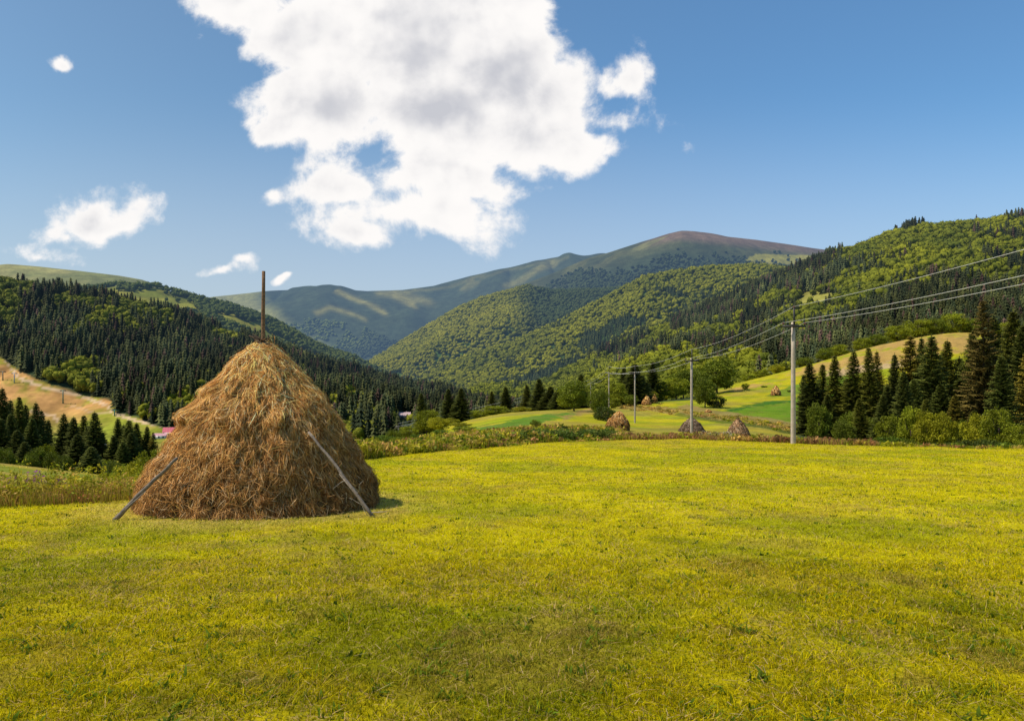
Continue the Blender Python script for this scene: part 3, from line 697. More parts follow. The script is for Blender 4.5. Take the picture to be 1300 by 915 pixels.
plant('bush', 2, 909, 180, 500, 28, label='low dark bush right of the lone round meadow tree')
clump('bush', [(1, 946, 262, 486, 10), (0, 970, 262, 497, 9), (2, 1003, 235, 500, 8)], 'small bush', 'on the upper green slope', 'small bushes on the green slope')
clump('tree', [(2, 986, 350, 462, 20), (1, 968, 355, 468, 22), (1, 1000, 360, 460, 22), (0, 1020, 365, 452, 24), (1, 950, 345, 474, 20), (0, 1046, 372, 440, 24), (1, 1065, 378, 436, 26), (1, 1094, 385, 428, 24), (0, 1112, 385, 422, 26), (1, 1140, 390, 412, 34), (1, 1165, 395, 404, 36), (0, 1190, 395, 402, 30), (1, 1208, 400, 396, 34), (0, 1232, 400, 402, 28), (1, 1275, 400, 408, 28)],
  'broadleaf tree', 'along the top edge of the right hill meadow', 'broadleaf trees at the top of the hill meadow')
# left valley clumps
clump('spruce', [(0, -14, 232, 500, 26), (0, 6, 228, 491, 28), (0, 16, 236, 506, 22), (1, 26, 226, 502, 24), (0, 37, 238, 512, 20), (0, 45, 224, 510, 24), (3, 54, 230, 520, 22), (0, 2, 205, 530, 30), (0, 25, 205, 545, 28), (0, 60, 236, 532, 20), (0, 79, 215, 524, 24), (0, 89, 222, 534, 22), (0, 95, 214, 528, 24), (1, 105, 218, 526, 24), (0, 113, 210, 540, 24), (0, 121, 208, 522, 28),
  (0, 10, 245, 512, 22), (0, 30, 248, 520, 22), (3, 40, 215, 530, 24), (0, 15, 212, 524, 26), (0, 84, 240, 535, 22), (0, 101, 230, 540, 24), (0, 128, 212, 548, 20), (0, 157, 222, 538, 22), (0, 168, 205, 548, 24), (0, 98, 200, 550, 28), (0, 117, 176, 566, 26), (0, 150, 216, 530, 22), (0, 163, 214, 532, 26), (0, 172, 218, 536, 22), (0, 143, 206, 552, 22), (3, 158, 200, 560, 22), (0, 187, 220, 540, 18), (2, 194, 216, 548, 18), (0, 32, 200, 560, 24)],
  'dark spruce', 'in the valley clump below the ski slope', 'spruces in the left valley clump')
clump('tree', [(0, 50, 195, 566, 24), (1, 60, 200, 562, 22), (0, 68, 192, 572, 22), (0, 38, 190, 574, 22), (1, 132, 190, 582, 26), (0, 145, 185, 584, 26), (0, 82, 190, 576, 26), (0, 8, 190, 566, 28)],
  'small broadleaf tree', 'under the left valley spruces', 'small broadleaf trees in the left valley')
clump('tree', [(1, 158, 62, 588, 34), (2, 176, 60, 578, 38), (1, 196, 58, 566, 40), (1, 138, 70, 598, 26), (2, 212, 62, 570, 40), (1, 168, 54, 600, 36), (2, 192, 48, 596, 44), (1, 226, 58, 566, 40)],
  'bright green young tree', 'left of the big haystack', 'young trees left of the big haystack')
for T in tree_kinds.values():
    pass

# ------------------------------------------------------------------ haystacks
prof_h = np.array([0, .25, .66, 1.1, 1.6, 2.19, 2.58, 3.09, 3.47, 3.70, 3.80])
prof_r = np.array([2.62, 2.66, 2.50, 2.28, 2.00, 1.66, 1.33, .85, .46, .17, .05])
def stack_geo(seed, H, Rb, nstr, slen, wid, tone=1., grey=0., hp=prof_h, rp=prof_r):
    rg = np.random.default_rng(seed)
    sh = H/hp[-1]; sr = Rb/rp[0]
    def rad(th, h):
        r = np.interp(h, hp, rp)
        r = r-.12*np.minimum(1, r/1.2); lump = (fbm(th*2.2+3, h*1.6, seed, 3)-.5)*.13+(fbm(np.cos(th)*6+9, h*5+np.sin(th)*4, seed+3, 3)-.5)*.16
        ph = h*1.15+2.6*fbm(th*1.1, h*.5, seed+8, 3)+.35*fbm(th*5, h*2, seed+5, 2); sw_ = ph-np.floor(ph); band = (np.minimum(1, sw_/.28)*(1-sw_)**1.2)*.17*sstep(.35, .7, fbm(th*2.2, h*.9, seed+4, 3))*1.2+(fbm(th*5+2, h*3.5, seed+6, 3)-.5)*.15
        return r-.02*np.minimum(1, r)+(lump+band)*np.minimum(1, r/1.1)
    m = MB(); nt_, nh = 150, 90
    th = np.linspace(0, 2*math.pi, nt_, endpoint=False); h = np.linspace(0, hp[-1], nh)
    TH, Hh = np.meshgrid(th, h); r = rad(np.cos(TH)*2.5+np.sin(TH)*1.7+3, Hh)
    def rr(t, h): return rad(np.cos(t)*2.5+np.sin(t)*1.7+3, h)
    V = np.stack([r*np.cos(TH)*sr, r*np.sin(TH)*sr, Hh*sh], -1).reshape(-1, 3)
    idx = np.arange(nt_*nh).reshape(nh, nt_); nx = np.roll(idx, -1, 1)
    Q = np.stack([idx[:-1], nx[:-1], nx[1:], idx[1:]], -1).reshape(-1, 4)
    m.add(V, None, Q, np.array([.05, .025, .008])*tone)
    # strands, combed in tufts that hang downhill
    nt = max(200, nstr//22)
    tt = rg.random(nt*3)*2*math.pi; hh = rg.random(nt*3)*hp[-1]
    k = rg.random(nt*3) < (np.interp(hh, hp, rp)/rp.max()*.95+.05); tt = tt[k][:nt]; hh = hh[k][:nt]; nt = len(tt)
    swirl = rg.normal(0, .20, nt); ttone = .42+.9*rg.random(nt); tlift = rg.random(nt)**2*.10
    q = rg.integers(0, nt, nstr)
    t0 = tt[q]+rg.normal(0, .07, nstr)/np.maximum(.25, np.interp(hh[q], hp, rp))*1.6; h0 = np.clip(hh[q]+rg.normal(0, .09, nstr), .02, hp[-1]-.02)
    ln = slen*rg.uniform(.45, 1.3, nstr); drift = swirl[q]+rg.normal(0, .27, nstr)
    stray = rg.random(nstr) < .10; drift[stray] += rg.normal(0, 1.6, stray.sum())
    lift = tlift[q]+rg.normal(.015, .02, nstr); lift[stray] += rg.random(stray.sum())*.10
    npt = 4; pts = []
    tcur = t0.copy(); hcur = h0.copy()
    out = rg.random(nstr)**3*.10
    for s in range(npt):
        f = s/(npt-1)
        r = rr(tcur, np.clip(hcur, 0, hp[-1]))
        e = lift+.02+out*f**2+.02*np.sin(f*3)
        pts.append(np.stack([(r+e)*np.cos(tcur)*sr, (r+e)*np.sin(tcur)*sr, np.maximum(hcur, .01)*sh], -1))
        rb = np.maximum(.15, np.interp(np.clip(hcur, 0, hp[-1]), hp, rp)); step = ln/(npt-1)
        slope = 1.25/math.sqrt(1+1.25**2)
        hcur = hcur-step*np.cos(drift)*slope; tcur = tcur+step*np.sin(drift)/rb
        drift = drift+rg.normal(0, .08, nstr)
    pts = np.array(pts)                                                     # npt, n, 3
    tng = pts[-1]-pts[0]; tng /= np.linalg.norm(tng, axis=1)[:, None]+1e-6
    nrm = np.stack([np.cos(t0)*.8, np.sin(t0)*.8, np.full(nstr, .6)], -1)+rg.normal(0, .5, (nstr, 3))
    sd = np.cross(tng, nrm); sd /= np.linalg.norm(sd, axis=1)[:, None]+1e-6
    w = wid*rg.uniform(.5, 1.3, nstr)
    VV = []
    for s in range(npt):
        ww = (w*(.5, 1, .85, .25)[s])[:, None]
        VV += [pts[s]-sd*ww, pts[s]+sd*ww]
    VV = np.stack(VV, 1).reshape(-1, 3); b = (np.arange(nstr)*2*npt)[:, None]
    Q = np.concatenate([b+np.array([2*s, 2*s+1, 2*s+3, 2*s+2])[None] for s in range(npt-1)])
    pal = np.array([[1., .54, .19], [.86, .41, .11], [.42, .17, .04], [1., .70, .36], [.13, .055, .018], [.60, .36, .08]])
    pw = np.array([.25, .25, .20, .09, .13, .08]); cc = pal[rg.choice(6, nstr, p=pw/pw.sum())]
    cc = cc*(ttone[q]*rg.uniform(.8, 1.2, nstr))[:, None]*(.50+.98*(h0/hp[-1]))[:, None]*tone  # height gradient paints a sunlit top and shaded base into the straw
    if grey: g = cc.mean(1, keepdims=True); cc = cc*(1-grey)+g*grey*np.array([1.0, .92, .85])
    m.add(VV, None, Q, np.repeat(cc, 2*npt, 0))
    return m, rr, sr, sh
def haystack(X, Y, H, Rb, nstr, label, seed, slen=.5, wid=.009, tone=1., grey=0., pole=None, big=False, group=None, tilt=0, rp=prof_r):
    z = gz(X, Y)-.05
    o = empty('haystack', (X, Y, z)); o.rotation_euler = (0, tilt, 0)
    m, rr, sr, sh = stack_geo(seed, H, Rb, nstr, slen, wid, tone, grey, rp=rp)
    m.build('hay', M_hay, o)
    if pole:
        p = MB(); hs = np.linspace(H*.5, H+pole, 9); p.tube(np.stack([np.cumsum(rng.normal(0, .006, 9)), np.cumsum(rng.normal(0, .006, 9)), hs], -1), np.linspace(.05 if big else .035, .038 if big else .02, 9), 10, (.20, .11, .055), wob=.15)
        p.build('centre_pole', M_wood, o, smooth=True)
    tag(o, label, 'haystack', group)
    return o, z, rr, sr, sh
HX, HYY = -5.63, 16.
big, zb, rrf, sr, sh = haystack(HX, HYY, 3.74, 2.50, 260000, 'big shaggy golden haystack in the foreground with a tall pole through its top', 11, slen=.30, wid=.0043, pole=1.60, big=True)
# twisted twigs laid over the top to hold the hay down
tw = MB()
def onstack(th, h, e=.05):
    r = float(rrf(np.array([th]), np.array([h]))[0])+e
    return [r*math.cos(th)*sr, r*math.sin(th)*sr, h*sh]
for k in range(4):
    th = -math.pi/2+.55+.05*k
    pts = [[-.06*k-.02, -.12, 3.80+.02*k]]+[onstack(th+.10*math.sin(h*3+k)+rng.normal(0, .02), h, .07) for h in np.linspace(3.6, 2.2+.12*k, 12)]
    tw.tube(pts, np.linspace(.016, .007, 13), 5, (.05, .032, .018))
tw.tube([[-.27, -.1, 3.88], [-.12, -.12, 3.83], [.05, -.12, 3.74], [.22, -.2, 3.62]], [.018, .03, .03, .02], 6, (.055, .035, .02))
tw.tube([[-.20, -.05, 3.92], [.0, -.16, 3.80], [.25, -.1, 3.66]], [.01, .02, .012], 5, (.05, .03, .018))
tw.tube([[-.12, .08, 3.72], [.06, .12, 3.84], [.24, .12, 3.70]], [.012, .016, .01], 5, (.05, .03, .018))
tw.build('twig_binding', M_wood, big)

def prop(name, a, b, r0, r1, label, twigs=0):
    a = np.array(a, float); b = np.array(b, float); m = MB(); n = 12
    d = b-a; L = np.linalg.norm(d); t = np.linspace(0, 1, n)[:, None]
    wv = np.cumsum(rng.normal(0, .012, (n, 3)), 0); wv -= wv[:1]
    m.tube(d*t+wv, np.linspace(r0, r1, n), 10, (.21, .165, .125), wob=.22)
    m.tube([[0, 0, 0], d*.25+[.0, -.03, .01], d*.5+[0, -.035, 0]], [r0*.5, r0*.35, .005], 5, (.28, .23, .18))
    e = empty(name, a); m.build('stick', M_wood, e, smooth=True)
    if twigs:
        for k in range(twigs):
            f = rng.uniform(.03, .55); p = d*f; q = p.copy(); pts = [p]; v = np.array([rng.choice([-1, 1], p=[.7, .3])*rng.uniform(.4, 1), rng.uniform(-.6, -.1), rng.uniform(-.2, .7)])
            for s in range(5):
                v = v+rng.normal(0, .25, 3); q = q+v/np.linalg.norm(v)*rng.uniform(.05, .10); pts.append(q)
            tm = MB(); tm.tube(pts, np.linspace(.009, .003, len(pts)), 4, (.34, .28, .20)); tm.build('side_twig', M_wood, e)
    return tag(e, label, 'pole', 'poles propped against the big haystack')
def gp(px, Y, dz=0): X = (px-CX)/F_*Y; return [X, Y, gz(X, Y)+dz]
def at(px, py, Y): return [(px-CX)/F_*Y, Y, (HY-py)/F_*Y]
prop('leaning_pole', gp(145, 13.5), at(228, 585, 13.75), .045, .03, 'short weathered pole leaning on the left side of the big haystack')
prop('leaning_pole', gp(474, 13.75), at(390, 548, 14.35), .036, .026, 'grey pole with dead side twigs leaning on the right side of the haystack', 6)

gs = 'distant haystacks in the middle meadow'
RPL = np.array([2.3, 2.6, 2.6, 2.5, 2.3, 1.9, 1.5, 1.05, .65, .3, .05])
def sized(px, Y, top, w, *a, **k):
    X = (px-CX)/F_*Y; H = (HY-top)/F_*Y-gz(X, Y); return haystack(X, Y, H, w/2/F_*Y, *a, group=gs, slen=.6, rp=k.pop('rp', prof_r), **k)
sized(784, 80, 521, 27, 9000, 'leaning brown haystack nearest the leafy bush left of the thin poles', 22, wid=.02, tone=.75, tilt=.10, pole=.12, rp=RPL)
sized(878, 86, 529, 33, 9000, 'greyish purple haystack standing behind the second concrete pole', 23, wid=.02, tone=.5, grey=.5)
sized(937, 66, 530, 32, 9000, 'conical brown haystack with a thin rod between the two nearest poles', 24, wid=.02, tone=.6, grey=.3, pole=.42)
sized(985, 225, 489, 11, 3000, 'small bright haystack high on the green slope', 25, wid=.05, tone=1.0, rp=RPL)
sized(821, 190, 502, 11, 3000, 'tall narrow orange haystack under the dark spruces', 26, wid=.05, tone=1.0, rp=RPL)
sized(831, 212, 500, 7, 2000, 'tiny haystack behind the narrow orange one', 27, wid=.05, tone=.85, rp=RPL)
sized(899, 158, 519, 8, 2000, 'low pile of pale hay on the brown strip by the green field', 28, wid=.04, tone=.9, rp=RPL)

# ------------------------------------------------------------------ power line
def power_pole(X, Y, H, label, rod=1.0, arm=True, r=.15, z=None):
    z = gz(X, Y)-.1 if z is None else z
    o = empty('power_pole', (X, Y, z))
    m = MB(); 
    ns = 5; hs = np.linspace(0, H, ns)
    V = []
    for h in hs:
        w = r*(1-.25*h/H); c = w*.35
        V += [[-w+c, -w, h], [w-c, -w, h], [w, -w+c, h], [w, w-c, h], [w-c, w, h], [-w+c, w, h], [-w, w-c, h], [-w, -w+c, h]]
    Q = [[i*8+j, i*8+(j+1) % 8, (i+1)*8+(j+1) % 8, (i+1)*8+j] for i in range(ns-1) for j in range(8)]
    V.append([0, 0, H]); T = [[(ns-1)*8+j, (ns-1)*8+(j+1) % 8, ns*8] for j in range(8)]
    m.add(V, T, Q, (.44, .36, .28)); m.build('shaft', M_conc, o)
    tips = {}
    if arm:
        a = MB(); a.box((0, -.19, H-.30), (1.6, .10, .14)); a.box((0, -.12, H-.18), (.34, .30, .05)); a.build('crossarm', M_steel, o)
        for s in (-1, 1):
            i_ = MB(); i_.tube([[s*.76, -.17, H-.255], [s*.76, -.17, H-.17]], [.022, .022], 8, (.3, .3, .3)); i_.tube([[s*.76, -.17, H-.17], [s*.76, -.17, H-.12], [s*.76, -.17, H-.06], [s*.76, -.17, H-.02]], [.07, .085, .065, .04], 10, (.10, .04, .025)); i_.build('insulator', M_paint, o, smooth=True)
        rd = MB(); rd.box((0, -.17, H+rod/2-.15), (.11, .07, rod+.3)); rd.build('top_rod', M_steel, o)
        i_ = MB(); i_.tube([[0, -.155, H+rod], [0, -.155, H+rod+.06], [0, -.155, H+rod+.13]], [.07, .08, .04], 10, (.10, .04, .025)); i_.build('insulator', M_paint, o, smooth=True)
    tag(o, label, 'power pole', 'concrete power poles crossing the meadow')
    return dict(t=np.array([X, Y-.155, z+H+rod+.1]), l=np.array([X-.76, Y-.17, z+H-.04]), r=np.array([X+.76, Y-.17, z+H-.04]))
def pp(px, Y, top, label, **k):
    X = (px-CX)/F_*Y; z = gz(X, Y)-.1; return power_pole(X, Y, (HY-top)/F_*Y-z, label, **k)
p0 = power_pole(19.0, 14.5, 6.9+0, 'concrete pole carrying the wires just outside the right edge', z=-2.9)
p1 = pp(1007, 50, 409, 'tallest and nearest concrete power pole with a dark crossarm')
p2 = pp(878, 84, 455, 'second concrete pole standing in front of the greyish purple haystack')
p3 = pp(806, 119, 472, 'thin third pole right of the leaning brown haystack', r=.13, rod=.9)
p4 = pp(773, 155, 472, 'thin fourth pole left of the leaning brown haystack', r=.13, rod=1.1)
p5 = pp(750, 205, 487, 'dark farthest pole half hidden behind the round tree', r=.13)
p6 = pp(506, 165, 541, 'short pole among the trees where the wires drop into the valley', r=.13, rod=.6)
def wire(a, b, sag, label, r=.012):
    t = np.linspace(0, 1, 25)[:, None]; P = a*(1-t)+b*t; P[:, 2] -= sag*.75*4*(t*(1-t))[:, 0]
    m = MB(); m.tube(P-P[0], [r]*25, 5); o = m.build('power_wire', M_wire, None); o.location = P[0]
    tag(o, label, 'wire', 'overhead power wires')
names = [('t', 'upper'), ('l', 'left'), ('r', 'right')]
spans = [(p0, p1, .35, 'overhead wire running from the tallest pole out of the right edge', .010), (p1, p2, .6, 'overhead wire between the tallest pole and the second pole', .011), (p2, p3, .6, 'overhead wire between the second pole and the third pole', .014),
         (p3, p4, .5, 'overhead wire between the thin third and fourth poles', .022), (p4, p5, .5, 'overhead wire from the fourth pole to the dark farthest pole', .022), (p5, p6, .8, 'overhead wire dropping from the farthest pole down to the valley', .028)]
for a, b, s, d, r in spans:
    for k, nm in names: wire(a[k], b[k], s, f'{nm} {d}', r)

# ------------------------------------------------------------------ ski lift, buildings, car
def hill_at(H, px, py):
    d = (H.PX-px)**2+(H.PY-py)**2; d = np.where(H.v > H.K-1, 1e9, d); i = np.unravel_index(np.argmin(d), d.shape); return np.array([H.X[i], H.Y[i], H.Z[i]])
def pylon(px, py, hpx, colr, label):
    p = hill_at(HL, px, py); H = hpx/F_*p[1]; o = empty('lift_pylon', p-[0, 0, .3])
    m = MB(); m.tube([[0, 0, 0], [0, 0, H]], [.5, .34], 8, colr); m.build('column', M_paint, o, smooth=True)
    m = MB(); m.box((0, 0, H), (4.2, .5, .5), colr); m.build('crossbeam', M_paint, o)
    for s in (-1, 1):
        m = MB(); m.tube([[s*1.9, -1.1, H-.35], [s*1.9, 1.1, H-.35]], [.3, .3], 8, (.08, .08, .08)); m.build('wheel_set', M_steel, o)
    return tag(o, label, 'lift pylon', 'ski lift pylons on the open slope'), p+[0, 0, H-.3]
_, w1 = pylon(2, 482, 12, (.10, .13, .10), 'dark ski lift pylon at the left edge of the slope')
_, w2 = pylon(18, 487, 13, (.45, .45, .42), 'pale T shaped ski lift pylon on the upper slope')
_, w3 = pylon(80, 512, 17, (.02, .17, .13), 'green ski lift pylon in the middle of the dry slope')
_, w4 = pylon(145, 527, 8, (.02, .17, .13), 'small green ski lift pylon near the foot of the slope')

def house(p, w, d, hw, hr, wallc, roofc, rz, label, cat='house'):
    o = empty('house', p, rz); m = MB(); m.box((0, 0, hw/2), (w, d, hw), wallc)
    m.add([[-w/2, -d/2, hw], [-w/2, d/2, hw], [-w/2, 0, hw+hr*.97], [w/2, -d/2, hw], [w/2, d/2, hw], [w/2, 0, hw+hr*.97]], [[0, 2, 1], [3, 4, 5]], None, wallc); m.build('wall', M_paint, o)
    e = .5; r = MB()
    for s in (-1, 1):
        n = 14
        for k in range(n):                                                   # folded sheet strips
            x0 = -w/2-e+(w+2*e)*k/n; x1 = x0+(w+2*e)/n; zz = .05 if k % 2 else 0
            r.add([[x0, s*(d/2+e), hw-.25+zz], [x1, s*(d/2+e), hw-.25+zz], [x1, 0, hw+hr+zz], [x0, 0, hw+hr+zz]], None, [[0, 1, 2, 3]], np.array(roofc)*rng.uniform(.9, 1.05))
    rf = r.build('roof', M_paint, o)
    c = MB(); c.box((w*.22, d*.12, hw+hr*.9), (.7, .7, 1.5), (.3, .15, .1)); c.box((w*.22, d*.12, hw+hr*.9+.8), (.9, .9, .12), (.3, .3, .3)); c.build('chimney', M_paint, rf)
    for k in range(max(2, int(w/3))):
        x = -w/2+w*(k+.5)/max(2, int(w/3))
        f = MB(); f.box((x, -d/2-.02, hw*.55), (1.3, .08, 1.4), (.7, .7, .68)); fo = f.build('window', M_paint, o)
        g = MB(); g.box((x, -d/2-.07, hw*.55), (1.05, .04, 1.15), (.03, .04, .05)); g.build('pane', M_paint, fo)
    return tag(o, label, cat)
def hp_(px, py): 
    p = hill_at(HL, px, py); p[2] -= .4; return p
p = hp_(217, 553); house(p, 11, 8, 3.2, 3.2, (.62, .55, .50), (.62, .13, .16), .35, 'house with a bright pink red roof in the valley left of the haystack')
p = hp_(203, 556); house(p, 9, 6, 2.6, 1.4, (.75, .74, .72), (.55, .28, .30), .1, 'low white building with a pale roof left of the pink roofed house')
p = hill_at(HL, 512, 531); house(p-[0, 0, .4], 10, 7, 3.2, 2.6, (.12, .10, .09), (.55, .38, .36), .15, 'dark wooden house with a pale pink roof among the central trees')
def car(p, rz, label):
    o = empty('parked_car', p, rz); m = MB()
    pr = [(-2.1, .35), (-2.15, .8), (-1.9, .95), (-1.5, 1.0), (-.9, 1.42), (.6, 1.45), (1.2, 1.0), (1.9, .88), (2.15, .7), (2.15, .35)]
    V = [[x, s*.85*(1 if z < 1.1 else .86), z] for s in (-1, 1) for x, z in pr]; n = len(pr)
    Q = [[i, (i+1) % n, n+(i+1) % n, n+i] for i in range(n)]
    T = [[0, i+1, i] for i in range(1, n-1)]+[[n, n+i, n+i+1] for i in range(1, n-1)]
    m.add(V, T, Q, (.75, .75, .76)); m.build('body', M_paint, o)
    for s in (-1, 1):
        g = MB(); g.add([[-1.3, s*.84, 1.04], [-.85, s*.76, 1.36], [.55, s*.76, 1.38], [1.05, s*.84, 1.04]], None, [[0, 1, 2, 3]], (.02, .025, .03)); g.build('side_window', M_paint, o)
        for x in (-1.35, 1.35):
            w = MB(); w.tube([[x, s*.7, .33], [x, s*.9, .33]], [.33, .33], 14, (.02, .02, .02)); w.build('wheel', M_steel, o)
    return tag(o, label, 'car')
car(hill_at(HL, 131, 566)+[0, 0, .2], .1, 'white car parked in the valley gap between the spruces')

# ------------------------------------------------------------------ grass and weeds
def blades(P, H, W, lean, col, seed, npt=3):
    rg = np.random.default_rng(seed); n = len(P); th = rg.random(n)*6.28
    d = np.stack([np.cos(th), np.sin(th), np.zeros(n)], -1); a = rg.random(n)*6.28; s = np.stack([np.cos(a), np.sin(a), np.zeros(n)], -1)
    V = []
    if npt == 3:
        w = W[:, None]*.5; mid = P+d*(lean*H*.35)[:, None]+np.array([0, 0, 1.])*(H*.6)[:, None]; tip = P+d*(lean*H)[:, None]+np.array([0, 0, 1.])*(H)[:, None]
        V = np.stack([P-s*w, P+s*w, mid+s*w*.8, mid-s*w*.8, tip], 1).reshape(-1, 3); b = (np.arange(n)*5)[:, None]
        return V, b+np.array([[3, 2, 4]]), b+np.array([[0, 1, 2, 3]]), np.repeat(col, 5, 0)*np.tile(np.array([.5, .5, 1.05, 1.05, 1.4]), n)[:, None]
    w = W[:, None]*.5; tip = P+d*(lean*H)[:, None]+np.array([0, 0, 1.])*H[:, None]
    V = np.stack([P-s*w, P+s*w, tip], 1).reshape(-1, 3)
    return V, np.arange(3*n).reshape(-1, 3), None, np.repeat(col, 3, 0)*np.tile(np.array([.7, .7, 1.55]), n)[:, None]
GM = MB()
def band(y0, y1, dens, h, w, seed, npt, margin=1.15):
    rg = np.random.default_rng(seed)
    xr = .80*y1*margin+1.; n = int(dens*(y1-y0)*2*xr)
    X = rg.uniform(-xr, xr, n); Y = rg.uniform(y0, y1, n)
    k = (np.abs(X) < .80*Y*margin+.8) & (Y < edgeY(CX+F_*X/Y)*1.03); X = X[k]; Y = Y[k]
    tuft = fbm(X/.35, Y/.35, 88, 2); k = rg.random(len(X)) < .35+1.1*tuft; X = X[k]; Y = Y[k]; n = len(X); tuft = tuft[k]
    k = (X-HX)**2+(Y-HYY)**2 > 2.5**2; X = X[k]; Y = Y[k]; tuft = tuft[k]; n = len(X)
    Z = ground_z(X, Y)-.005
    col = meadow_col(X, Y)*1.4*(.35+1.15*rg.random(n)**.9)[:, None]
    q = rg.random(n); dry = q < .13+.15*(fbm(X/2, Y/2, 12, 2) > .58); col[dry] = np.array([.62, .42, .17])*rg.uniform(.5, 1.3, dry.sum())[:, None]
    gr = (q > .84); col[gr] = np.array([.16, .19, .008])*rg.uniform(.8, 1.5, gr.sum())[:, None]
    H = h*rg.uniform(.4, 1.2, n)*(.55+.9*tuft); lean = rg.normal(0, 1.25, n); H[dry] *= .6; lean[dry] *= 3
    V, T, Q, C = blades(np.stack([X, Y, Z], -1), H, w*rg.uniform(.6, 1.3, n), lean, col, seed, npt)
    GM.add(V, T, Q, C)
band(3.0, 6.0, 4800, .046, .0062, 1, 3)
band(6.0, 9.5, 2700, .048, .0085, 2, 3)
band(9.5, 15, 1150, .050, .013, 3, 2)
band(15, 25, 430, .052, .020, 4, 2)
band(25, 59, 120, .055, .035, 5, 2, 1.05)
# broad leaved rosettes and clover patches
rg = np.random.default_rng(55); n = 900
Y = 3.5+rg.random(n)**1.5*30; X = rg.uniform(-.8, .8, n)*Y; k = Y < edgeY(CX+F_*X/Y); X, Y = X[k], Y[k]; n = len(X)
per = 9; Xr = np.repeat(X, per)+rg.normal(0, .05, n*per); Yr = np.repeat(Y, per)+rg.normal(0, .05, n*per)
col = np.array([.10, .15, .010])*rg.uniform(.7, 1.6, n*per)[:, None]
V, T, Q, C = blades(np.stack([Xr, Yr, ground_z(Xr, Yr)], -1), rg.uniform(.02, .06, n*per), rg.uniform(.012, .03, n*per), rg.normal(0, 1.6, n*per), col, 56, 3)
GM.add(V, T, Q, C)
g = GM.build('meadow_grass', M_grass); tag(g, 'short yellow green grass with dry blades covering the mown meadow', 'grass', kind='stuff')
# loose dry stalks lying on the meadow
SM = MB()
n = 2200; Y = 3.6+rg.random(n)**1.3*32; X = rg.uniform(-.8, .8, n)*Y
near = rg.random(n) < .35; a = rg.random(n)*6.28; rd = 2.6+np.abs(rg.normal(0, .55, n)); X[near] = HX+rd[near]*np.cos(a[near]); Y[near] = HYY+rd[near]*np.sin(a[near])
k = (Y < edgeY(CX+F_*X/Y)) & (Y > 3); X, Y = X[k], Y[k]; n = len(X); a = rg.random(n)*6.28; L = rg.uniform(.02, .10, n)*(1+Y/22); w = .0013*(1+Y/9)
d = np.stack([np.cos(a), np.sin(a)], -1); s = np.stack([-d[:, 1], d[:, 0]], -1)
def P3(x, y, dz): return np.stack([x, y, ground_z(x, y)+dz], -1)
c0 = P3(X-d[:, 0]*L/2, Y-d[:, 1]*L/2, .035+rg.random(n)*.02); c1 = P3(X+d[:, 0]*L/2, Y+d[:, 1]*L/2, .04+rg.random(n)*.04)
so = np.concatenate([s*w[:, None], np.zeros((n, 1))], 1)
V = np.stack([c0-so, c0+so, c1+so*.6, c1-so*.6], 1).reshape(-1, 3)
SM.add(V, None, np.arange(4*n).reshape(-1, 4), np.repeat(np.array([.5, .36, .17])*rg.uniform(.6, 1.2, n)[:, None], 4, 0))
g = SM.build('loose_hay', M_hay); tag(g, 'loose dry stalks of hay scattered on the short grass', 'hay', kind='stuff')

WM = MB()
def weeds(X, Y, h, pal, seed, nb=9, w=.012, leafy=.4, spread=.18):
    rg = np.random.default_rng(seed); n = len(X); pal = np.array(pal)
    pc = pal[rg.integers(0, len(pal), n)]*rg.uniform(.75, 1.25, n)[:, None]
    Xr = np.repeat(X, nb)+rg.normal(0, spread, n*nb); Yr = np.repeat(Y, nb)+rg.normal(0, spread, n*nb)
    P = np.stack([Xr, Yr, ground_z(Xr, Yr)-.02], -1); H = np.repeat(h, nb)*rg.uniform(.4, 1.1, n*nb); col = np.repeat(pc, nb, 0)*rg.uniform(.7, 1.3, n*nb)[:, None]
    V, T, Q, C = blades(P, H, np.full(n*nb, w), rg.normal(0, .28, n*nb), col, seed+1, 3); WM.add(V, T, Q, C)
    k = rg.random(n) < leafy; m = k.sum(); nl = 26                       # leafy stalks
    Xl = np.repeat(X[k], nl)+rg.normal(0, spread*.6, m*nl); Yl = np.repeat(Y[k], nl)+rg.normal(0, spread*.6, m*nl)
    z = ground_z(Xl, Yl)+np.repeat(h[k], nl)*rg.random(m*nl)**.8*.95
    p = np.stack([Xl, Yl, z], -1); a = rg.normal(0, 1, (m*nl, 3)); a /= np.linalg.norm(a, axis=1)[:, None]; b = np.cross(a, rg.normal(0, 1, (m*nl, 3))); b /= np.linalg.norm(b, axis=1)[:, None]
    s = w*4.5*rg.uniform(.5, 1.2, (m*nl, 1))
    V = np.stack([p-a*s, p+b*s*.5, p+a*s, p-b*s*.5], 1).reshape(-1, 3)
    WM.add(V, None, np.arange(4*m*nl).reshape(-1, 4), np.repeat(np.repeat(pc[k], nl, 0)*rg.uniform(.7, 1.5, m*nl)[:, None], 4, 0))
YG = [(.34, .31, .012), (.25, .27, .012), (.42, .35, .02), (.15, .19, .012)]; RD = [(.28, .12, .045), (.38, .19, .07), (.22, .12, .04)]; GD = [(.50, .34, .08), (.52, .32, .07), (.36, .28, .04)]
def along(n, p0, p1, t0, t1, seed):
    rg = np.random.default_rng(seed); px = rg.uniform(p0, p1, n); Y = edgeY(px)*rg.uniform(t0, t1, n); return (px-CX)/F_*Y, Y, px, rg
X, Y, px, rg = along(2600, -220, 215, 1.03, 1.5, 1); weeds(X, Y, rg.uniform(.35, .8, len(X))*np.interp(px, [-220, 150, 215], [1, .85, .5])*(.6+.8*fbm(X/1.2, Y/1.2, 8)), [YG[0], YG[2], YG[2], YG[1]]+GD, 61, w=.012, leafy=.75)
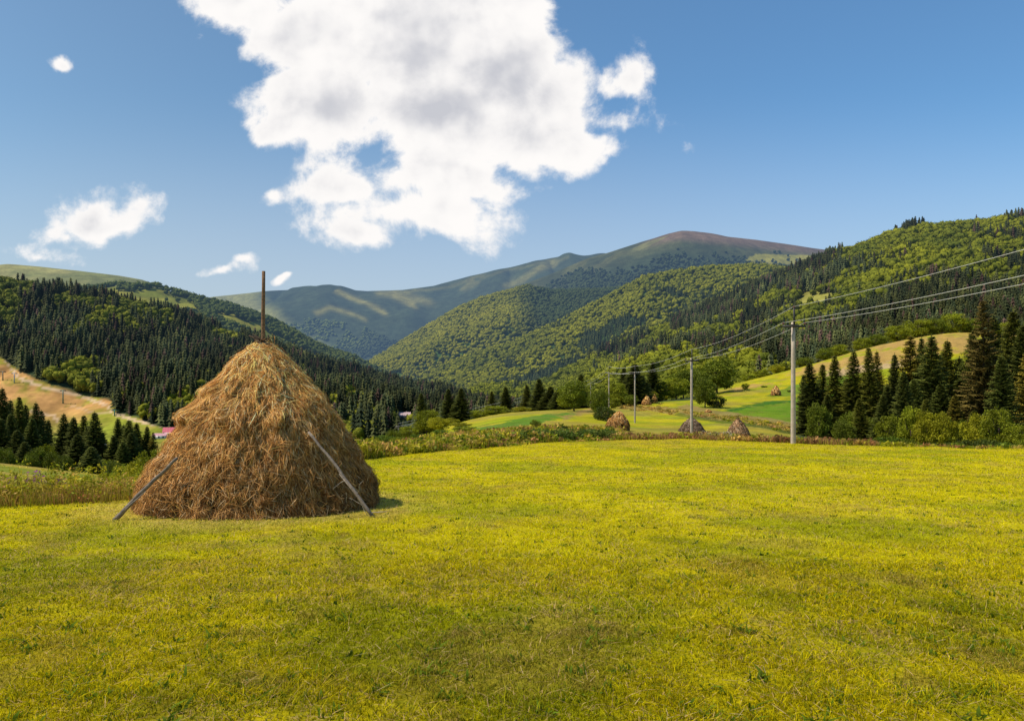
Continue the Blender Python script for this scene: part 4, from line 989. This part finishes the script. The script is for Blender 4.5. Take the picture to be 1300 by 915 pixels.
X, Y, px, rg = along(700, -220, 215, .99, 1.08, 2); weeds(X, Y, rg.uniform(.2, .5, len(X)), RD+GD+YG, 62, w=.010, leafy=.1)
X, Y, px, rg = along(420, -200, 200, 1.1, 1.6, 3); weeds(X, Y, rg.uniform(.9, 1.25, len(X)), YG[:3], 63, nb=3, w=.010, leafy=1, spread=.08)
X, Y, px, rg = along(900, 190, 480, 1.02, 1.6, 4); weeds(X, Y, rg.uniform(.3, .8, len(X)), YG+GD, 64, w=.02)
X, Y, px, rg = along(3200, 455, 780, 1.0, 1.20, 5); weeds(X, Y, rg.uniform(.10, .6, len(X))*(.3+1.4*sstep(.35, .7, fbm(X/2.5, Y/2.5, 5)))*np.interp(px, [455, 600, 700, 780], [1.1, .9, .9, .6]), YG+YG+GD+RD[1:2], 65, w=.030, leafy=.5, spread=.25)
X, Y, px, rg = along(2200, 480, 790, 1.12, 1.45, 6); weeds(X, Y, rg.uniform(.15, .5, len(X)), YG+GD+RD[:1], 66, w=.034, leafy=.4, spread=.3)
X, Y, px, rg = along(700, 660, 780, 1.03, 1.14, 7); weeds(X, Y, rg.uniform(.3, .8, len(X)), [(.09, .13, .015), (.08, .12, .015), (.12, .14, .02)], 67, w=.03, leafy=.9, spread=.3)
X, Y, px, rg = along(2400, 770, 1110, 1.0, 1.10, 8); weeds(X, Y, rg.uniform(.2, .62, len(X)), RD+RD+GD+YG[:2], 68, w=.030, leafy=.15, spread=.25)
X, Y, px, rg = along(1500, 1090, 1420, 1.0, 1.15, 9); weeds(X, Y, rg.uniform(.1, .4, len(X)), RD[:1]+YG+GD, 69, w=.026, leafy=.2)
X, Y, px, rg = along(90, 885, 935, 1.02, 1.08, 10); weeds(X, Y, rg.uniform(.4, .7, len(X)), [(.50, .42, .26), (.26, .28, .06), (.3, .3, .05)], 70, nb=5, w=.016, leafy=.7)
X, Y, px, rg = along(30, 0, 90, 1.1, 1.4, 11); weeds(X, Y, rg.uniform(.7, .95, len(X)), [(.25, .08, .18)], 71, nb=2, w=.012, leafy=1, spread=.05)
# rough strip across the middle meadow
rg = np.random.default_rng(91); t = rg.random(1500); pxs = 868+t*250
for (xa, n_, hh, pal) in (((868, 1120), 1800, .35, GD+GD+RD[1:2]+YG), ((784, 862), 500, .35, GD)):
    px = rg.uniform(xa[0], xa[1], n_); 
    tgt = np.interp(px, [784, 857, 868, 897, 936, 971, 1003, 1060, 1130], [515, 522, 522, 528, 532, 538, 544, 556, 568])+rg.normal(0, 2.2, n_)
    Yc = np.geomspace(58, 230, 160); PXg, YYg = np.meshgrid(px, Yc, indexing='ij'); pyg = tps(PXg.ravel(), YYg.ravel()).reshape(PXg.shape)
    j = np.argmin(np.abs(pyg-tgt[:, None]), 1); Y = Yc[j]*(1+rg.normal(0, .004, n_)); X = (px-CX)/F_*Y
    weeds(X, Y, rg.uniform(.2, 1, n_)*hh, pal, 92, nb=6, w=.06, leafy=.1, spread=.4)
g = WM.build('tall_weeds', M_weed); tag(g, 'tall yellow green weeds and reddish dry grass along the meadow edge', 'weeds', kind='stuff')

# ------------------------------------------------------------------ camera, sun, sky
cam = bpy.data.cameras.new('camera'); co = bpy.data.objects.new('camera', cam); COL.objects.link(co)
co.location = (0, 0, 0); co.rotation_euler = (R(90), 0, 0); cam.sensor_width = 36; cam.sensor_fit = 'HORIZONTAL'; cam.lens = 36*F_/1300
cam.shift_y = (HY-457.5)/1300; cam.clip_start = .1; cam.clip_end = 30000
SC.camera = co
SD = np.array([-.57, -.07, .80]); SD /= np.linalg.norm(SD)
from mathutils import Vector
sun = bpy.data.lights.new('sun', 'SUN'); sun.energy = 5.0; sun.angle = R(.5); sun.color = (1, .93, .82)
so = bpy.data.objects.new('sun', sun); COL.objects.link(so); so.rotation_euler = Vector(SD).to_track_quat('Z', 'Y').to_euler(); so.location = (-30, 10, 60)

W = bpy.data.worlds.new('World'); SC.world = W; W.use_nodes = True
nt = W.node_tree; N = nt.nodes; L = nt.links; N.clear()
out = N.new('ShaderNodeOutputWorld'); bg = N.new('ShaderNodeBackground'); L.new(bg.outputs[0], out.inputs[0])
sky = N.new('ShaderNodeTexSky'); sky.sky_type = 'NISHITA'; sky.sun_disc = False
sky.sun_elevation = math.asin(SD[2]); sky.sun_rotation = math.atan2(SD[0], SD[1]); sky.air_density = 1.0; sky.dust_density = .6; sky.ozone_density = 1.4
def math_(op, a, b=None, c=None, clamp=False):
    n = N.new('ShaderNodeMath'); n.operation = op; n.use_clamp = clamp
    for i, v in enumerate((a, b, c)):
        if v is None: continue
        if isinstance(v, (int, float)): n.inputs[i].default_value = v
        else: L.new(v, n.inputs[i])
    return n.outputs[0]
def mr(v, a, b, c=0., d=1., smooth=True):
    n = N.new('ShaderNodeMapRange'); n.interpolation_type = 'SMOOTHSTEP' if smooth else 'LINEAR'
    L.new(v, n.inputs['Value']); 
    for k, x in zip(('From Min', 'From Max', 'To Min', 'To Max'), (a, b, c, d)): n.inputs[k].default_value = x
    return n.outputs[0]
tc = N.new('ShaderNodeTexCoord'); sp = N.new('ShaderNodeSeparateXYZ'); L.new(tc.outputs['Generated'], sp.inputs[0])
yy = math_('MAXIMUM', sp.outputs[1], .05)
uu = math_('DIVIDE', sp.outputs[0], yy); vv = math_('DIVIDE', sp.outputs[2], yy)
cb = N.new('ShaderNodeCombineXYZ'); L.new(uu, cb.inputs[0]); L.new(vv, cb.inputs[1]); p = cb.outputs[0]
def noise(scale, detail, rough, off=(0, 0, 0), vec=None, dist=0):
    t = N.new('ShaderNodeTexNoise'); t.inputs['Scale'].default_value = scale; t.inputs['Detail'].default_value = detail; t.inputs['Roughness'].default_value = rough; t.inputs['Distortion'].default_value = dist
    m = N.new('ShaderNodeVectorMath'); m.operation = 'ADD'; L.new(vec or p, m.inputs[0]); m.inputs[1].default_value = off; L.new(m.outputs[0], t.inputs['Vector']); return t
w1 = noise(7, 3, .5, (3, 1, 0)); sub = N.new('ShaderNodeVectorMath'); sub.operation = 'SUBTRACT'; L.new(w1.outputs['Color'], sub.inputs[0]); sub.inputs[1].default_value = (.5, .5, .5)
scl = N.new('ShaderNodeVectorMath'); scl.operation = 'SCALE'; L.new(sub.outputs[0], scl.inputs[0]); scl.inputs['Scale'].default_value = .10
wp = N.new('ShaderNodeVectorMath'); wp.operation = 'ADD'; L.new(p, wp.inputs[0]); L.new(scl.outputs[0], wp.inputs[1]); wp = wp.outputs[0]
BL = [(300, 0, 85, 50), (400, 45, 95, 75), (540, 40, 150, 125), (650, 75, 85, 95), (410, 140, 105, 60), (560, 150, 140, 80), (690, 175, 85, 52), (770, 160, 60, 26), (700, 192, 120, 46), (735, 205, 50, 24), (610, 235, 80, 36), (500, 220, 60, 34), (560, 212, 120, 50), (425, 232, 78, 38), (352, 243, 26, 18), (520, 266, 140, 44), (455, 294, 84, 26),
      (705, 105, 60, 62), (790, 108, 34, 28), (110, 282, 58, 36), (165, 275, 48, 28), (55, 328, 62, 12), (82, 304, 34, 20), (79, 76, 17, 15), (275, 347, 24, 9), (296, 342, 16, 9), (349, 362, 13, 5), (360, 359, 8, 4), (610, 262, 50, 20), (640, 10, 70, 40)]
D = None
for (x, y, rx, ry) in BL:
    m = N.new('ShaderNodeVectorMath'); m.operation = 'SUBTRACT'; L.new(wp, m.inputs[0]); m.inputs[1].default_value = ((x-CX)/F_, (HY-y)/F_, 0)
    q = N.new('ShaderNodeVectorMath'); q.operation = 'MULTIPLY'; L.new(m.outputs[0], q.inputs[0]); q.inputs[1].default_value = (F_/rx, F_/ry, 0)
    l = N.new('ShaderNodeVectorMath'); l.operation = 'LENGTH'; L.new(q.outputs[0], l.inputs[0])
    b = math_('MULTIPLY', math_('SUBTRACT', 1.0, l.outputs['Value']), min(1.6, max(.40, min(rx, ry)/55)))
    if D is None: D = b
    else:
        n = N.new('ShaderNodeMath'); n.operation = 'SMOOTH_MAX'; L.new(D, n.inputs[0]); L.new(b, n.inputs[1]); n.inputs[2].default_value = .15; D = n.outputs[0]
n1 = noise(9, 8, .62, (1, 5, 0), dist=.2); n2 = noise(30, 5, .6, (7, 2, 0))
dens = math_('ADD', D, math_('MULTIPLY', math_('SUBTRACT', n1.outputs['Fac'], .5), 1.9))
dens = math_('ADD', dens, math_('MULTIPLY', math_('SUBTRACT', n2.outputs['Fac'], .5), .35))
alpha = mr(dens, -.06, .34); alpha = math_('POWER', alpha, 1.2)
front = mr(sp.outputs[1], .1, .3); alpha = math_('MULTIPLY', alpha, front)
# the thick middle is grey underneath, billows facing the sun stay white
n3 = noise(4.2, 3, .5, (4, 9, 0), vec=p)
n5 = noise(7, 3, .5, (1, 5, 0)); n5b = noise(7, 3, .5, (1-.022, 5+.030, 0)); n4 = noise(17, 4, .5, (2, 3, 0)); n4b = noise(17, 4, .5, (2-.009, 3+.012, 0))
rel = math_('ADD', math_('SUBTRACT', n5b.outputs['Fac'], n5.outputs['Fac']), math_('MULTIPLY', math_('SUBTRACT', n4b.outputs['Fac'], n4.outputs['Fac']), .35))
shade = mr(rel, -.12, .16)
thick = mr(dens, .10, 1.1); core = mr(dens, .5, 1.6)
sh_ = math_('ADD', math_('MULTIPLY', thick, math_('MULTIPLY', shade, .65)), math_('MULTIPLY', core, mr(n3.outputs['Fac'], .34, .64, .05, .6)), None, True)
ramp = N.new('ShaderNodeMix'); ramp.data_type = 'RGBA'; L.new(sh_, ramp.inputs['Factor'])
ramp.inputs['A'].default_value = (1.0, .975, .955, 1); ramp.inputs['B'].default_value = (.58, .59, .64, 1)
# sky tint: a little stronger at the top right
tint = N.new('ShaderNodeMix'); tint.data_type = 'RGBA'; tint.blend_type = 'MULTIPLY'; tint.inputs['Factor'].default_value = 1
SKY_K = .10
gt = N.new('ShaderNodeMix'); gt.data_type = 'RGBA'; L.new(mr(uu, -.65, .55), gt.inputs['Factor'])
gt.inputs['A'].default_value = (SKY_K*.98, SKY_K*1.18, SKY_K*1.2, 1); gt.inputs['B'].default_value = (SKY_K*.96, SKY_K*1.40, SKY_K*1.60, 1)
L.new(sky.outputs[0], tint.inputs['A']); L.new(gt.outputs['Result'], tint.inputs['B'])
hz = N.new('ShaderNodeMix'); hz.data_type = 'RGBA'; L.new(mr(vv, .02, .42, .72, 0.), hz.inputs['Factor']); L.new(tint.outputs['Result'], hz.inputs['A']); hz.inputs['B'].default_value = (.52, .57, .67, 1)
mix = N.new('ShaderNodeMix'); mix.data_type = 'RGBA'; L.new(alpha, mix.inputs['Factor']); L.new(hz.outputs['Result'], mix.inputs['A']); L.new(ramp.outputs['Result'], mix.inputs['B'])
L.new(mix.outputs['Result'], bg.inputs[0]); bg.inputs[1].default_value = 1.0
W.cycles.sampling_method = 'MANUAL'; W.cycles.sample_map_resolution = 512

SC.view_settings.view_transform = 'Standard'; SC.view_settings.look = 'None'; SC.view_settings.exposure = 0; SC.view_settings.gamma = 1
SC.cycles.max_bounces = 5; SC.cycles.diffuse_bounces = 2; SC.cycles.transmission_bounces = 2; SC.cycles.glossy_bounces = 1
